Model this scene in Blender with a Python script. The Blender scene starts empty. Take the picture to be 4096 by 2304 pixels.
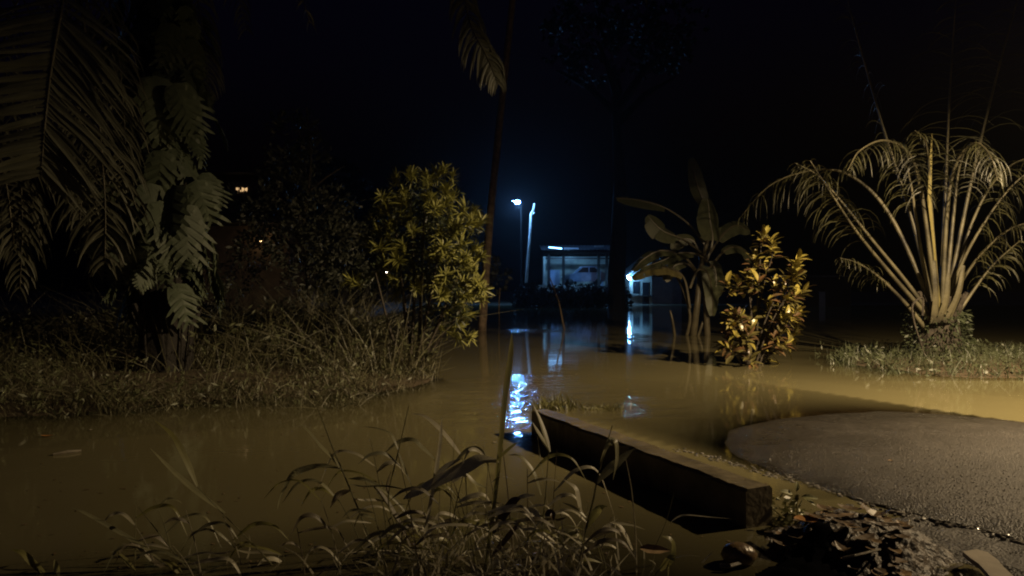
import bpy, math, random
from mathutils import Vector, Matrix, noise

random.seed(7)
SC = bpy.context.scene
COL = SC.collection
V = Vector

# ------------------------------------------------------------------ camera
CAM_H, FPX, CX, CY = 1.5, 2958.0, 2048.0, 1150.0
cam_d = bpy.data.cameras.new('camera')
cam = bpy.data.objects.new('camera', cam_d)
COL.objects.link(cam)
cam.location = (0, 0, CAM_H)
cam.rotation_euler = (math.radians(90), 0, 0)
cam_d.sensor_width = 36.0
cam_d.lens = 26.0
cam_d.clip_start = 0.05
cam_d.clip_end = 1500
SC.camera = cam

# ------------------------------------------------------------------ night sky
world = bpy.data.worlds.new('World')
SC.world = world
world.use_nodes = True
wn = world.node_tree
bg = wn.nodes['Background']
sky = wn.nodes.new('ShaderNodeTexSky')
sky.sky_type = 'NISHITA'
sky.sun_disc = False
sky.sun_elevation = math.radians(-4)
sky.sun_rotation = math.radians(200)
tint = wn.nodes.new('ShaderNodeMix')
tint.data_type = 'RGBA'
tint.blend_type = 'MULTIPLY'
tint.inputs['Factor'].default_value = 1.0
tint.inputs['B'].default_value = (0.75, 0.6, 1.9, 1)
wn.links.new(sky.outputs['Color'], tint.inputs['A'])
wn.links.new(tint.outputs['Result'], bg.inputs['Color'])
bg.inputs['Strength'].default_value = 0.07

# ------------------------------------------------------------------ exposure
vs = SC.view_settings
vs.view_transform = 'Standard'
vs.look = 'None'
vs.exposure = 0.0
vs.gamma = 1.0
SC.cycles.use_denoising = True
SC.cycles.max_bounces = 4
SC.cycles.transparent_max_bounces = 12
SC.cycles.sample_clamp_indirect = 4.0
SC.cycles.filter_width = 2.0

LAMP = V((8.8, 7.2, 5.4))       # street lamp that lights the road (just right of the frame)
FAR_LAMP = V((0.48, 64.0, 8.95))


# ================================================================== helpers
def P(px, py, d):
    return V(((px - CX) / FPX * d, d, CAM_H + (CY - py) / FPX * d))


def G(px, py, z=0.0):
    d = (CAM_H - z) * FPX / (py - CY)
    return V(((px - CX) / FPX * d, d, z))


def lerp(a, b, t):
    return a + (b - a) * t


def interp(x, pts):
    if x <= pts[0][0]:
        return pts[0][1]
    for (x0, y0), (x1, y1) in zip(pts, pts[1:]):
        if x <= x1:
            t = (x - x0) / (x1 - x0)
            return lerp(y0, y1, t)
    return pts[-1][1]


def smooth(a, b, x):
    t = max(0.0, min(1.0, (x - a) / (b - a)))
    return t * t * (3 - 2 * t)


def rnd(a, b):
    return random.uniform(a, b)


def catmull(pts, n=6):
    pts = [V(p) for p in pts]
    if len(pts) == 2:
        return [pts[0].lerp(pts[1], i / n) for i in range(n + 1)]
    out = []
    for i in range(len(pts) - 1):
        p1, p2 = pts[i], pts[i + 1]
        p0 = pts[i - 1] if i > 0 else p1 * 2 - p2
        p3 = pts[i + 2] if i + 2 < len(pts) else p2 * 2 - p1
        for k in range(n):
            t = k / n
            out.append(0.5 * ((2 * p1) + (p2 - p0) * t + (2 * p0 - 5 * p1 + 4 * p2 - p3) * t * t
                              + (3 * p1 - p0 - 3 * p2 + p3) * t ** 3))
    out.append(pts[-1])
    return out


class MB:
    """collects shapes; build() links them as ONE mesh object"""

    def __init__(s):
        s.v, s.f = [], []

    def add(s, vs_, fs_):
        o = len(s.v)
        s.v.extend(vs_)
        s.f.extend([tuple(i + o for i in f) for f in fs_])

    def tube(s, path, rad, sides=6, cap=True, wob=0.0):
        path = [V(p) for p in path]
        n = len(path)
        rings = []
        ref = V((0, 0, 1))
        t0 = (path[1] - path[0]).normalized()
        if abs(t0.z) > 0.9:
            ref = V((1, 0, 0))
        side = t0.cross(ref).normalized()
        for i in range(n):
            t = (path[min(i + 1, n - 1)] - path[max(i - 1, 0)]).normalized()
            side = (side - t * side.dot(t)).normalized()
            up = t.cross(side)
            r = rad[i] if isinstance(rad, (list, tuple)) else rad
            ring = []
            for k in range(sides):
                a = 2 * math.pi * k / sides
                rr = r * (1 + wob * rnd(-1, 1))
                ring.append(path[i] + side * math.cos(a) * rr + up * math.sin(a) * rr)
            rings.append(ring)
        fs_ = []
        for i in range(n - 1):
            for k in range(sides):
                a, b = i * sides + k, i * sides + (k + 1) % sides
                fs_.append((a, b, b + sides, a + sides))
        if cap:
            fs_.append(tuple(range(sides))[::-1])
            fs_.append(tuple((n - 1) * sides + k for k in range(sides)))
        s.add([p for r_ in rings for p in r_], fs_)

    def ribbon(s, path, widths, normal, fold=0.0):
        """blade along a path; normal = rough facing direction; fold lifts the edges"""
        path = [V(p) for p in path]
        n = len(path)
        vs_, fs_ = [], []
        for i in range(n):
            t = (path[min(i + 1, n - 1)] - path[max(i - 1, 0)]).normalized()
            sd = t.cross(normal)
            if sd.length < 1e-4:
                sd = t.cross(V((1, 0.2, 0.1)))
            sd.normalize()
            nn = sd.cross(t)
            w = widths[i] if isinstance(widths, (list, tuple)) else widths
            vs_ += [path[i] - sd * w * 0.5 + nn * fold * w, path[i], path[i] + sd * w * 0.5 + nn * fold * w]
        for i in range(n - 1):
            a = i * 3
            fs_ += [(a, a + 1, a + 4, a + 3), (a + 1, a + 2, a + 5, a + 4)]
        s.add(vs_, fs_)

    def box(s, c, size, rot=None, taper=1.0):
        c = V(c)
        hx, hy, hz = size[0] / 2, size[1] / 2, size[2] / 2
        pts = []
        for z in (-hz, hz):
            k = 1.0 if z < 0 else taper
            for x, y in ((-hx, -hy), (hx, -hy), (hx, hy), (-hx, hy)):
                p = V((x * k, y * k, z))
                if rot is not None:
                    p = rot @ p
                pts.append(c + p)
        s.add(pts, [(3, 2, 1, 0), (4, 5, 6, 7), (0, 1, 5, 4), (1, 2, 6, 5), (2, 3, 7, 6), (3, 0, 4, 7)])

    def sphere(s, c, r, seg=10, rings=6, wob=0.0, sq=(1, 1, 1)):
        c = V(c)
        vs_, fs_ = [c + V((0, 0, r * sq[2]))], []
        for i in range(1, rings):
            th = math.pi * i / rings
            for k in range(seg):
                ph = 2 * math.pi * k / seg
                rr = r * (1 + wob * rnd(-1, 1))
                vs_.append(c + V((rr * math.sin(th) * math.cos(ph) * sq[0], rr * math.sin(th) * math.sin(ph) * sq[1],
                                  rr * math.cos(th) * sq[2])))
        vs_.append(c - V((0, 0, r * sq[2])))
        for k in range(seg):
            fs_.append((0, 1 + k, 1 + (k + 1) % seg))
            b = 1 + (rings - 2) * seg
            fs_.append((len(vs_) - 1, b + (k + 1) % seg, b + k))
        for i in range(rings - 2):
            for k in range(seg):
                a, b = 1 + i * seg + k, 1 + i * seg + (k + 1) % seg
                fs_.append((a, a + seg, b + seg, b))
        s.add(vs_, fs_)

    def mesh(s, name, m=None, shade=False):
        me = bpy.data.meshes.new(name)
        me.from_pydata([tuple(p) for p in s.v], [], s.f)
        if m:
            me.materials.append(m)
        if shade:
            me.polygons.foreach_set('use_smooth', [True] * len(me.polygons))
        me.update()
        return me

    def build(s, name, m=None, parent=None, shade=False, base=None):
        if base is not None:
            s.v = [p - base for p in s.v]
        o = link(name, s.mesh(name, m, shade), parent)
        if base is not None:
            o.location = base
        return o


def link(name, me, parent=None, M=None):
    o = bpy.data.objects.new(name, me)
    COL.objects.link(o)
    if parent is not None:
        o.parent = parent
        L = root_loc(parent)
        o.matrix_basis = Matrix.Translation(-L) @ (M if M is not None else Matrix.Identity(4))
    elif M is not None:
        o.matrix_basis = M
    return o


ROOT = {}


def root_loc(o):
    return ROOT.get(o.name, V((0, 0, 0)))


def thing(name, label, cat, loc=(0, 0, 0), group=None):
    o = bpy.data.objects.new(name, None)
    COL.objects.link(o)
    o.empty_display_size = 0.1
    o.location = loc
    ROOT[o.name] = V(loc)
    tag(o, label, cat, group)
    return o


def tag(o, label=None, cat=None, group=None, kind=None):
    if label:
        o['label'] = label
    if cat:
        o['category'] = cat
    if group:
        o['group'] = group
    if kind:
        o['kind'] = kind
    return o


def frame(pos, d, n, sc=1.0):
    """matrix with +Y along d, +Z roughly along n"""
    d = V(d).normalized()
    x = d.cross(V(n))
    if x.length < 1e-4:
        x = d.cross(V((1, 0.3, 0.2)))
    x.normalize()
    z = x.cross(d)
    m = Matrix(((x.x, d.x, z.x, 0), (x.y, d.y, z.y, 0), (x.z, d.z, z.z, 0), (0, 0, 0, 1)))
    return Matrix.Translation(pos) @ m @ Matrix.Scale(sc, 4)


def rdir():
    while True:
        p = V((rnd(-1, 1), rnd(-1, 1), rnd(-1, 1)))
        if 0.05 < p.length < 1:
            return p.normalized()


# ================================================================== materials
def mat(name, col, rough=0.6, col2=None, scale=6.0, bump=0.0, bscale=40.0, spec=0.5, translu=0.0, metal=0.0,
        objvar=0.0, detail=5.0):
    m = bpy.data.materials.new(name)
    m.use_nodes = True
    nt = m.node_tree
    b = nt.nodes['Principled BSDF']
    out = nt.nodes['Material Output']
    tc = nt.nodes.new('ShaderNodeTexCoord')
    nz = nt.nodes.new('ShaderNodeTexNoise')
    nz.inputs['Scale'].default_value = scale
    nz.inputs['Detail'].default_value = detail
    nt.links.new(tc.outputs['Object'], nz.inputs['Vector'])
    rp = nt.nodes.new('ShaderNodeValToRGB')
    rp.color_ramp.elements[0].position = 0.3
    rp.color_ramp.elements[1].position = 0.7
    c2 = col2 if col2 else tuple(c * 0.6 for c in col)
    rp.color_ramp.elements[0].color = (*c2, 1)
    rp.color_ramp.elements[1].color = (*col, 1)
    nt.links.new(nz.outputs['Fac'], rp.inputs['Fac'])
    src = rp.outputs['Color']
    if objvar > 0:
        oi = nt.nodes.new('ShaderNodeObjectInfo')
        mr = nt.nodes.new('ShaderNodeMapRange')
        mr.inputs['To Min'].default_value = 1 - objvar
        mr.inputs['To Max'].default_value = 1 + objvar
        nt.links.new(oi.outputs['Random'], mr.inputs['Value'])
        hs = nt.nodes.new('ShaderNodeHueSaturation')
        nt.links.new(mr.outputs['Result'], hs.inputs['Value'])
        nt.links.new(src, hs.inputs['Color'])
        src = hs.outputs['Color']
    nt.links.new(src, b.inputs['Base Color'])
    b.inputs['Roughness'].default_value = rough
    b.inputs['Specular IOR Level'].default_value = spec
    b.inputs['Metallic'].default_value = metal
    if bump > 0:
        n2 = nt.nodes.new('ShaderNodeTexNoise')
        n2.inputs['Scale'].default_value = bscale
        n2.inputs['Detail'].default_value = 6
        nt.links.new(tc.outputs['Object'], n2.inputs['Vector'])
        bp = nt.nodes.new('ShaderNodeBump')
        bp.inputs['Strength'].default_value = 1.0
        bp.inputs['Distance'].default_value = bump
        nt.links.new(n2.outputs['Fac'], bp.inputs['Height'])
        nt.links.new(bp.outputs['Normal'], b.inputs['Normal'])
    if translu > 0:
        tr = nt.nodes.new('ShaderNodeBsdfTranslucent')
        nt.links.new(src, tr.inputs['Color'])
        mx = nt.nodes.new('ShaderNodeMixShader')
        mx.inputs['Fac'].default_value = translu
        nt.links.new(b.outputs['BSDF'], mx.inputs[1])
        nt.links.new(tr.outputs['BSDF'], mx.inputs[2])
        nt.links.new(mx.outputs['Shader'], out.inputs['Surface'])
    return m


def emit(name, col, strength):
    m = bpy.data.materials.new(name)
    m.use_nodes = True
    nt = m.node_tree
    b = nt.nodes['Principled BSDF']
    b.inputs['Base Color'].default_value = (0.8, 0.8, 0.8, 1)
    b.inputs['Emission Color'].default_value = (*col, 1)
    b.inputs['Emission Strength'].default_value = strength
    return m


M_grass = mat('grass_blade', (0.38, 0.36, 0.2), 0.4, (0.22, 0.21, 0.12), 8, translu=0.35, objvar=0.25)
M_grass_dry = mat('dry_blade', (0.34, 0.29, 0.19), 0.5, (0.14, 0.115, 0.075), 8, translu=0.4, objvar=0.25)
M_bank = mat('bank_grass', (0.17, 0.16, 0.085), 0.5, (0.075, 0.068, 0.038), 3, translu=0.2)
M_bank2 = mat('bank_weed', (0.12, 0.13, 0.06), 0.5, (0.06, 0.065, 0.03), 3, translu=0.2)
M_patch = mat('patch_grass', (0.085, 0.10, 0.05), 0.45, (0.05, 0.055, 0.03), 3, translu=0.2)
M_palm = mat('palm_leaflet', (0.115, 0.115, 0.075), 0.55, (0.07, 0.07, 0.045), 4, translu=0.12, objvar=0.2)
M_palm_y = mat('palm_leaflet_yellow', (0.07, 0.068, 0.026), 0.45, (0.012, 0.012, 0.008), 1.1, translu=0.15, objvar=0.2)  # right palm's leaflets, yellower, with large dark patches
M_rachis = mat('palm_rachis', (0.13, 0.115, 0.065), 0.55, (0.014, 0.012, 0.008), 2.2, bump=0.006, bscale=30, detail=8)  # dark and pale patches imitate shadow bands cast by other fronds
M_vine = mat('vine_leaf', (0.095, 0.115, 0.068), 0.62, (0.06, 0.075, 0.042), 5, translu=0.1, objvar=0.2)
M_bark = mat('bark', (0.06, 0.048, 0.034), 0.85, (0.025, 0.02, 0.015), 9, bump=0.03, bscale=14)
M_bark_dark = mat('dark_bark', (0.022, 0.018, 0.014), 0.9, (0.012, 0.01, 0.008), 4, bump=0.03, bscale=8)
M_bark_coco = mat('coconut_bark', (0.2, 0.14, 0.085), 0.8, (0.06, 0.042, 0.028), 6, bump=0.02, bscale=12)
M_deadwood = mat('bare_wood', (0.55, 0.55, 0.5), 0.7, (0.32, 0.32, 0.3), 3, bump=0.02, bscale=8)
M_treeleaf = mat('tree_leaf', (0.07, 0.075, 0.055), 0.5, (0.03, 0.034, 0.025), 2, translu=0.15)
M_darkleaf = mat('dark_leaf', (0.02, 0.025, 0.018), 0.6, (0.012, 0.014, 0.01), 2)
M_shrub = mat('shrub_leaf', (0.235, 0.23, 0.052), 0.5, (0.11, 0.115, 0.03), 4, translu=0.15, objvar=0.3)
M_cro_y = mat('croton_yellow', (0.34, 0.27, 0.06), 0.35, (0.2, 0.18, 0.04), 9, objvar=0.3)
M_cro_r = mat('croton_red', (0.13, 0.07, 0.032), 0.35, (0.06, 0.042, 0.02), 9, objvar=0.35)
M_cro_g = mat('croton_green', (0.13, 0.115, 0.035), 0.35, (0.06, 0.05, 0.02), 9, objvar=0.3)
M_banana = mat('banana_leaf', (0.08, 0.086, 0.042), 0.45, (0.045, 0.048, 0.024), 6, translu=0.15, objvar=0.1)
M_banana_y = mat('banana_leaf_edge', (0.14, 0.12, 0.04), 0.45, (0.08, 0.07, 0.03), 6)
M_banana_stem = mat('banana_stem', (0.10, 0.085, 0.05), 0.5, (0.05, 0.042, 0.026), 4)
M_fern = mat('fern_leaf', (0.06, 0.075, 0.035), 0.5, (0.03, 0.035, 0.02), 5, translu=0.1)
M_deadleaf = mat('dead_leaf', (0.40, 0.28, 0.15), 0.4, (0.12, 0.075, 0.04), 14, objvar=0.4)
M_deadleaf_dk = mat('rotten_leaf', (0.22, 0.15, 0.085), 0.45, (0.09, 0.065, 0.04), 14, objvar=0.4)
M_orange = mat('orange_leaf', (0.42, 0.20, 0.05), 0.4, (0.3, 0.14, 0.04), 14)
M_twig = mat('twig', (0.20, 0.17, 0.12), 0.6, (0.10, 0.085, 0.06), 14)
M_heap = mat('wet_debris', (0.12, 0.085, 0.052), 0.5, (0.014, 0.011, 0.008), 18, bump=0.02, bscale=30)
M_pale = mat('pale_board', (0.40, 0.35, 0.27), 0.6, (0.30, 0.26, 0.20), 10, bump=0.002, bscale=40)
M_stone = mat('stone_chip', (0.24, 0.22, 0.19), 0.25, (0.1, 0.095, 0.085), 20)
M_white = mat('white_paint', (0.72, 0.74, 0.76), 0.5, (0.6, 0.62, 0.64), 3)
M_plaster = mat('cream_plaster', (0.46, 0.46, 0.38), 0.7, (0.16, 0.16, 0.15), 1.1)
M_bluewall = mat('blue_wall', (0.28, 0.34, 0.46), 0.7, (0.2, 0.25, 0.36), 2)
M_black = mat('black_paint', (0.008, 0.008, 0.008), 0.9, spec=0.1)
M_darkwood = mat('dark_wood', (0.04, 0.033, 0.028), 0.7, (0.025, 0.02, 0.018), 3)
M_metalroof = mat('metal_roof', (0.26, 0.27, 0.29), 0.45, (0.06, 0.06, 0.065), 1.3, metal=0.2)
M_carpaint = mat('car_paint', (0.16, 0.2, 0.28), 0.25, (0.28, 0.33, 0.42), 2, spec=0.7)
M_tyre = mat('tyre_rubber', (0.02, 0.02, 0.02), 0.8)
M_glass = mat('dark_glass', (0.02, 0.024, 0.03), 0.08, spec=0.8)
M_steel = mat('galvanised_steel', (0.35, 0.36, 0.36), 0.45, (0.28, 0.28, 0.28), 8, metal=0.6)
M_wood_warm = mat('warm_wall', (0.13, 0.10, 0.07), 0.8, (0.07, 0.055, 0.04), 3)

# concrete kerb: mossy, stained
M_kerb = mat('kerb_concrete', (0.20, 0.165, 0.10), 0.5, (0.085, 0.07, 0.042), 6, bump=0.006, bscale=22)


# ================================================================== ground heights
RU = V((-0.46, 0.888))
RV = V((0.888, 0.46))
U_W = [(4.4, 3.2), (4.58, 3.75), (4.8, 4.9), (4.95, 5.35), (5.68, 5.82), (6.6, 6.18), (7.49, 6.21), (8.1, 6.0), (8.66, 5.41), (8.9, 4.72)]
ROAD_L, ROAD_R = 4.58, 8.83


def uv(x, y):
    return RU.x * x + RU.y * y, RV.x * x + RV.y * y


def road_z(u, v):
    z = 0.03 * (interp(v, U_W) - u)
    if u > 9:
        z -= 0.03 * (u - 9)
    return max(-0.45, min(0.22, z))


NEAR = [(-6, 2.7), (-3, 3.2), (-1.49, 3.75), (-0.75, 4.05), (0.0, 4.8), (0.24, 5.05), (0.7, 5.0), (1.1, 4.75), (1.46, 4.62),
        (1.8, 4.75), (2.1, 4.8), (2.35, 5.1), (2.7, 5.2)]
LBF = [(-30, 7.0), (-8, 7.7), (-5.7, 8.2), (-3.4, 9.65), (-2.16, 9.9), (-1.45, 10.9), (-1.0, 13.0)]
# steep little drop at the near side of the debris heap (crest line, heap on its far side)
CREST = [(0.6, 3.9), (1.09, 3.86), (1.30, 4.02), (1.62, 4.36), (1.9, 4.5), (1.98, 4.22), (2.15, 4.08), (2.25, 3.9), (2.3, 3.3)]


def ground_z(x, y):
    u, v = uv(x, y)
    z = -0.6
    # near bank under the foreground grass
    yb = interp(x, NEAR) + 0.08 * noise.noise((x * 2.3, y * 2.3, 1.7))
    d = yb - y
    z = max(z, min(0.06, 0.035 * d - 0.05) if -.4 < d else (lerp(-.064, -.6, smooth(-.4, -2, d)) if d > -2 else -0.6))
    # left bank
    d = min(y - interp(x, LBF), 17.5 - y, (-0.9 - x) * 1.2)
    d += 0.35 * noise.noise((x * 1.1, y * 1.1, 4.1))
    if d > -2:
        z = max(z, min(0.14, 0.06 * d - 0.03))
    # grassy hump at the oil palm
    e = 1 - math.hypot((x - 9.4) / 3.4, (y - 14.4) / 3.0)
    e += 0.12 * noise.noise((x * 0.9, y * 0.9, 8.0))
    if e > -0.6:
        z = max(z, min(0.12, 0.25 * e - 0.05))
    # far shore
    if y > 50:
        m = smooth(59, 66, y)
        rise = 1.7 * smooth(9.2, 7.6, x) * smooth(.6, 2.2, x) + 0.05
        z = max(z, lerp(-0.6, rise, m))
    if y < 60 and x < -7:      # land of the house on the left, behind the trees
        z = max(z, lerp(-0.6, 0.35, smooth(26, 29.5, y) * smooth(-7, -9, x)))
    if 3.75 < v < ROAD_L and u < 3.9 and y < 5.2:
        z = min(z, -.12)
    # below the road sheet
    if ROAD_L - 0.02 < v < ROAD_R + 0.02:
        z = min(z, road_z(u, v) - 0.08) if u < 30 else z
    elif v >= ROAD_R and y < 12:
        z = min(z, road_z(u, ROAD_R) - 0.10) if u < 12 else z
    return z


def heap_z(x, y):
    """debris heap and its steep near face"""
    return 0.0


# ================================================================== ground, water, road
def axis(segs):
    out = []
    for a, b, st in segs:
        n = max(1, int(round((b - a) / st)))
        out += [a + (b - a) * i / n for i in range(n)]
    out.append(segs[-1][1])
    return out


XS = axis([(-200, -60, 35), (-60, -14, 4), (-14, -4, 0.4), (-4, 7, 0.1), (7, 14, 0.3), (14, 60, 4), (60, 200, 35)])
YS = axis([(-40, 0, 5), (0, 3, 0.5), (3, 13, 0.1), (13, 20, 0.3), (20, 50, 1.5), (50, 70, 1.0), (70, 120, 6), (120, 300, 45)])


def grid(fz):
    mb = MB()
    nx = len(XS)
    vs_ = [V((x, y, fz(x, y))) for y in YS for x in XS]
    fs_ = [(j * nx + i, j * nx + i + 1, (j + 1) * nx + i + 1, (j + 1) * nx + i)
           for j in range(len(YS) - 1) for i in range(nx - 1)]
    mb.add(vs_, fs_)
    return mb


M_mud = mat('mud', (0.12, 0.09, 0.055), 0.6, (0.06, 0.045, 0.03), 7, bump=0.012, bscale=9)
gm = grid(lambda x, y: ground_z(x, y) + 0.012 * noise.noise((x * 6, y * 6, 0)))
ground = gm.build('ground', M_mud, shade=True)
tag(ground, kind='structure')


def water_material():
    m = bpy.data.materials.new('flood_water')
    m.use_nodes = True
    nt = m.node_tree
    b = nt.nodes['Principled BSDF']
    out = nt.nodes['Material Output']
    tc = nt.nodes.new('ShaderNodeTexCoord')
    at = nt.nodes.new('ShaderNodeAttribute')
    at.attribute_name = 'silt'
    rp_at = nt.nodes.new('ShaderNodeAttribute')
    rp_at.attribute_name = 'ripple'
    nz = nt.nodes.new('ShaderNodeTexNoise')
    nz.inputs['Scale'].default_value = 0.35
    nz.inputs['Detail'].default_value = 3
    nt.links.new(tc.outputs['Object'], nz.inputs['Vector'])
    cr = nt.nodes.new('ShaderNodeValToRGB')
    cr.color_ramp.elements[0].position = 0.3
    cr.color_ramp.elements[1].position = 0.75
    cr.color_ramp.elements[0].color = (0.16, 0.14, 0.07, 1)
    cr.color_ramp.elements[1].color = (0.19, 0.168, 0.085, 1)
    nt.links.new(nz.outputs['Fac'], cr.inputs['Fac'])
    nt.links.new(cr.outputs['Color'], b.inputs['Base Color'])
    b.inputs['Roughness'].default_value = 0.05
    b.inputs['IOR'].default_value = 1.33
    # surface relief: slow swell everywhere, fine ripples where the current is disturbed
    mp = nt.nodes.new('ShaderNodeMapping')
    mp.inputs['Scale'].default_value = (1.0, 1.6, 1.0)
    nt.links.new(tc.outputs['Object'], mp.inputs['Vector'])
    n1 = nt.nodes.new('ShaderNodeTexNoise')
    n1.inputs['Scale'].default_value = 1.3
    n1.inputs['Detail'].default_value = 2
    nt.links.new(mp.outputs['Vector'], n1.inputs['Vector'])
    n2 = nt.nodes.new('ShaderNodeTexNoise')
    n2.inputs['Scale'].default_value = 16.0
    n2.inputs['Detail'].default_value = 3
    nt.links.new(mp.outputs['Vector'], n2.inputs['Vector'])
    a1 = nt.nodes.new('ShaderNodeMath')
    a1.operation = 'MULTIPLY'
    a1.inputs[1].default_value = 0.0016
    nt.links.new(n1.outputs['Fac'], a1.inputs[0])
    a2 = nt.nodes.new('ShaderNodeMath')
    a2.operation = 'MULTIPLY'
    nt.links.new(n2.outputs['Fac'], a2.inputs[0])
    a3 = nt.nodes.new('ShaderNodeMath')
    a3.operation = 'MULTIPLY'
    a3.inputs[1].default_value = 0.016
    n3 = nt.nodes.new('ShaderNodeTexNoise')
    n3.inputs['Scale'].default_value = 1.9
    n3.inputs['Detail'].default_value = 2
    nt.links.new(mp.outputs['Vector'], n3.inputs['Vector'])
    r3 = nt.nodes.new('ShaderNodeMapRange')
    r3.inputs['From Min'].default_value = 0.38
    r3.inputs['From Max'].default_value = 0.62
    nt.links.new(n3.outputs['Fac'], r3.inputs['Value'])
    a4 = nt.nodes.new('ShaderNodeMath')
    a4.operation = 'MULTIPLY'
    nt.links.new(rp_at.outputs['Fac'], a4.inputs[0])
    nt.links.new(r3.outputs['Result'], a4.inputs[1])
    nt.links.new(a4.outputs[0], a3.inputs[0])
    nt.links.new(a3.outputs[0], a2.inputs[1])
    ad = nt.nodes.new('ShaderNodeMath')
    ad.operation = 'ADD'
    nt.links.new(a1.outputs[0], ad.inputs[0])
    nt.links.new(a2.outputs[0], ad.inputs[1])
    bp = nt.nodes.new('ShaderNodeBump')
    bp.inputs['Distance'].default_value = 1.0
    bp.inputs['Strength'].default_value = 1.0
    nt.links.new(ad.outputs[0], bp.inputs['Height'])
    nt.links.new(bp.outputs['Normal'], b.inputs['Normal'])
    # thin water: see the bed through it
    tr = nt.nodes.new('ShaderNodeBsdfTransparent')
    tr.inputs['Color'].default_value = (0.85, 0.75, 0.55, 1)
    gl = nt.nodes.new('ShaderNodeBsdfGlossy')
    gl.inputs['Roughness'].default_value = 0.05
    nt.links.new(bp.outputs['Normal'], gl.inputs['Normal'])
    fr = nt.nodes.new('ShaderNodeFresnel')
    fr.inputs['IOR'].default_value = 1.33
    nt.links.new(bp.outputs['Normal'], fr.inputs['Normal'])
    mc = nt.nodes.new('ShaderNodeMixShader')
    nt.links.new(fr.outputs['Fac'], mc.inputs['Fac'])
    nt.links.new(tr.outputs['BSDF'], mc.inputs[1])
    nt.links.new(gl.outputs['BSDF'], mc.inputs[2])
    mx = nt.nodes.new('ShaderNodeMixShader')
    nt.links.new(at.outputs['Fac'], mx.inputs['Fac'])
    nt.links.new(mc.outputs['Shader'], mx.inputs[1])
    nt.links.new(b.outputs['BSDF'], mx.inputs[2])
    nt.links.new(mx.outputs['Shader'], out.inputs['Surface'])
    return m


def bed(x, y):
    u, v = uv(x, y)
    z = ground_z(x, y)
    if ROAD_L < v < ROAD_R and -6 < u < 30:
        z = max(z, road_z(u, v))
    return z


wm = grid(lambda x, y: 0.0)
water = wm.build('water', water_material(), shade=True)
tag(water, kind='structure')
at = water.data.attributes.new('silt', 'FLOAT', 'POINT')
at.data.foreach_set('value', [1 - math.exp(-max(0.0, -bed(p.x, p.y)) / 0.075) for p in wm.v])


def ripple(x, y):
    r = 0.0
    for cx, cy, rx, ry, s in ((0.05, 10.2, 1.6, 2.9, 0.55), (0.1, 26.2, 2.4, 1.3, 1.1), (3.6, 22.6, 0.9, 1.6, 0.5), (1.3, 9.3, 1.4, 1.0, 0.5)):
        e = math.hypot((x - cx) / rx, (y - cy) / ry)
        r = max(r, s * smooth(1.0, 0.75, e + 0.25 * noise.noise((x * 1.5, y * 1.5, 3))))
    return r


at = water.data.attributes.new('ripple', 'FLOAT', 'POINT')
at.data.foreach_set('value', [0.03 + ripple(p.x, p.y) for p in wm.v])


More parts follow.
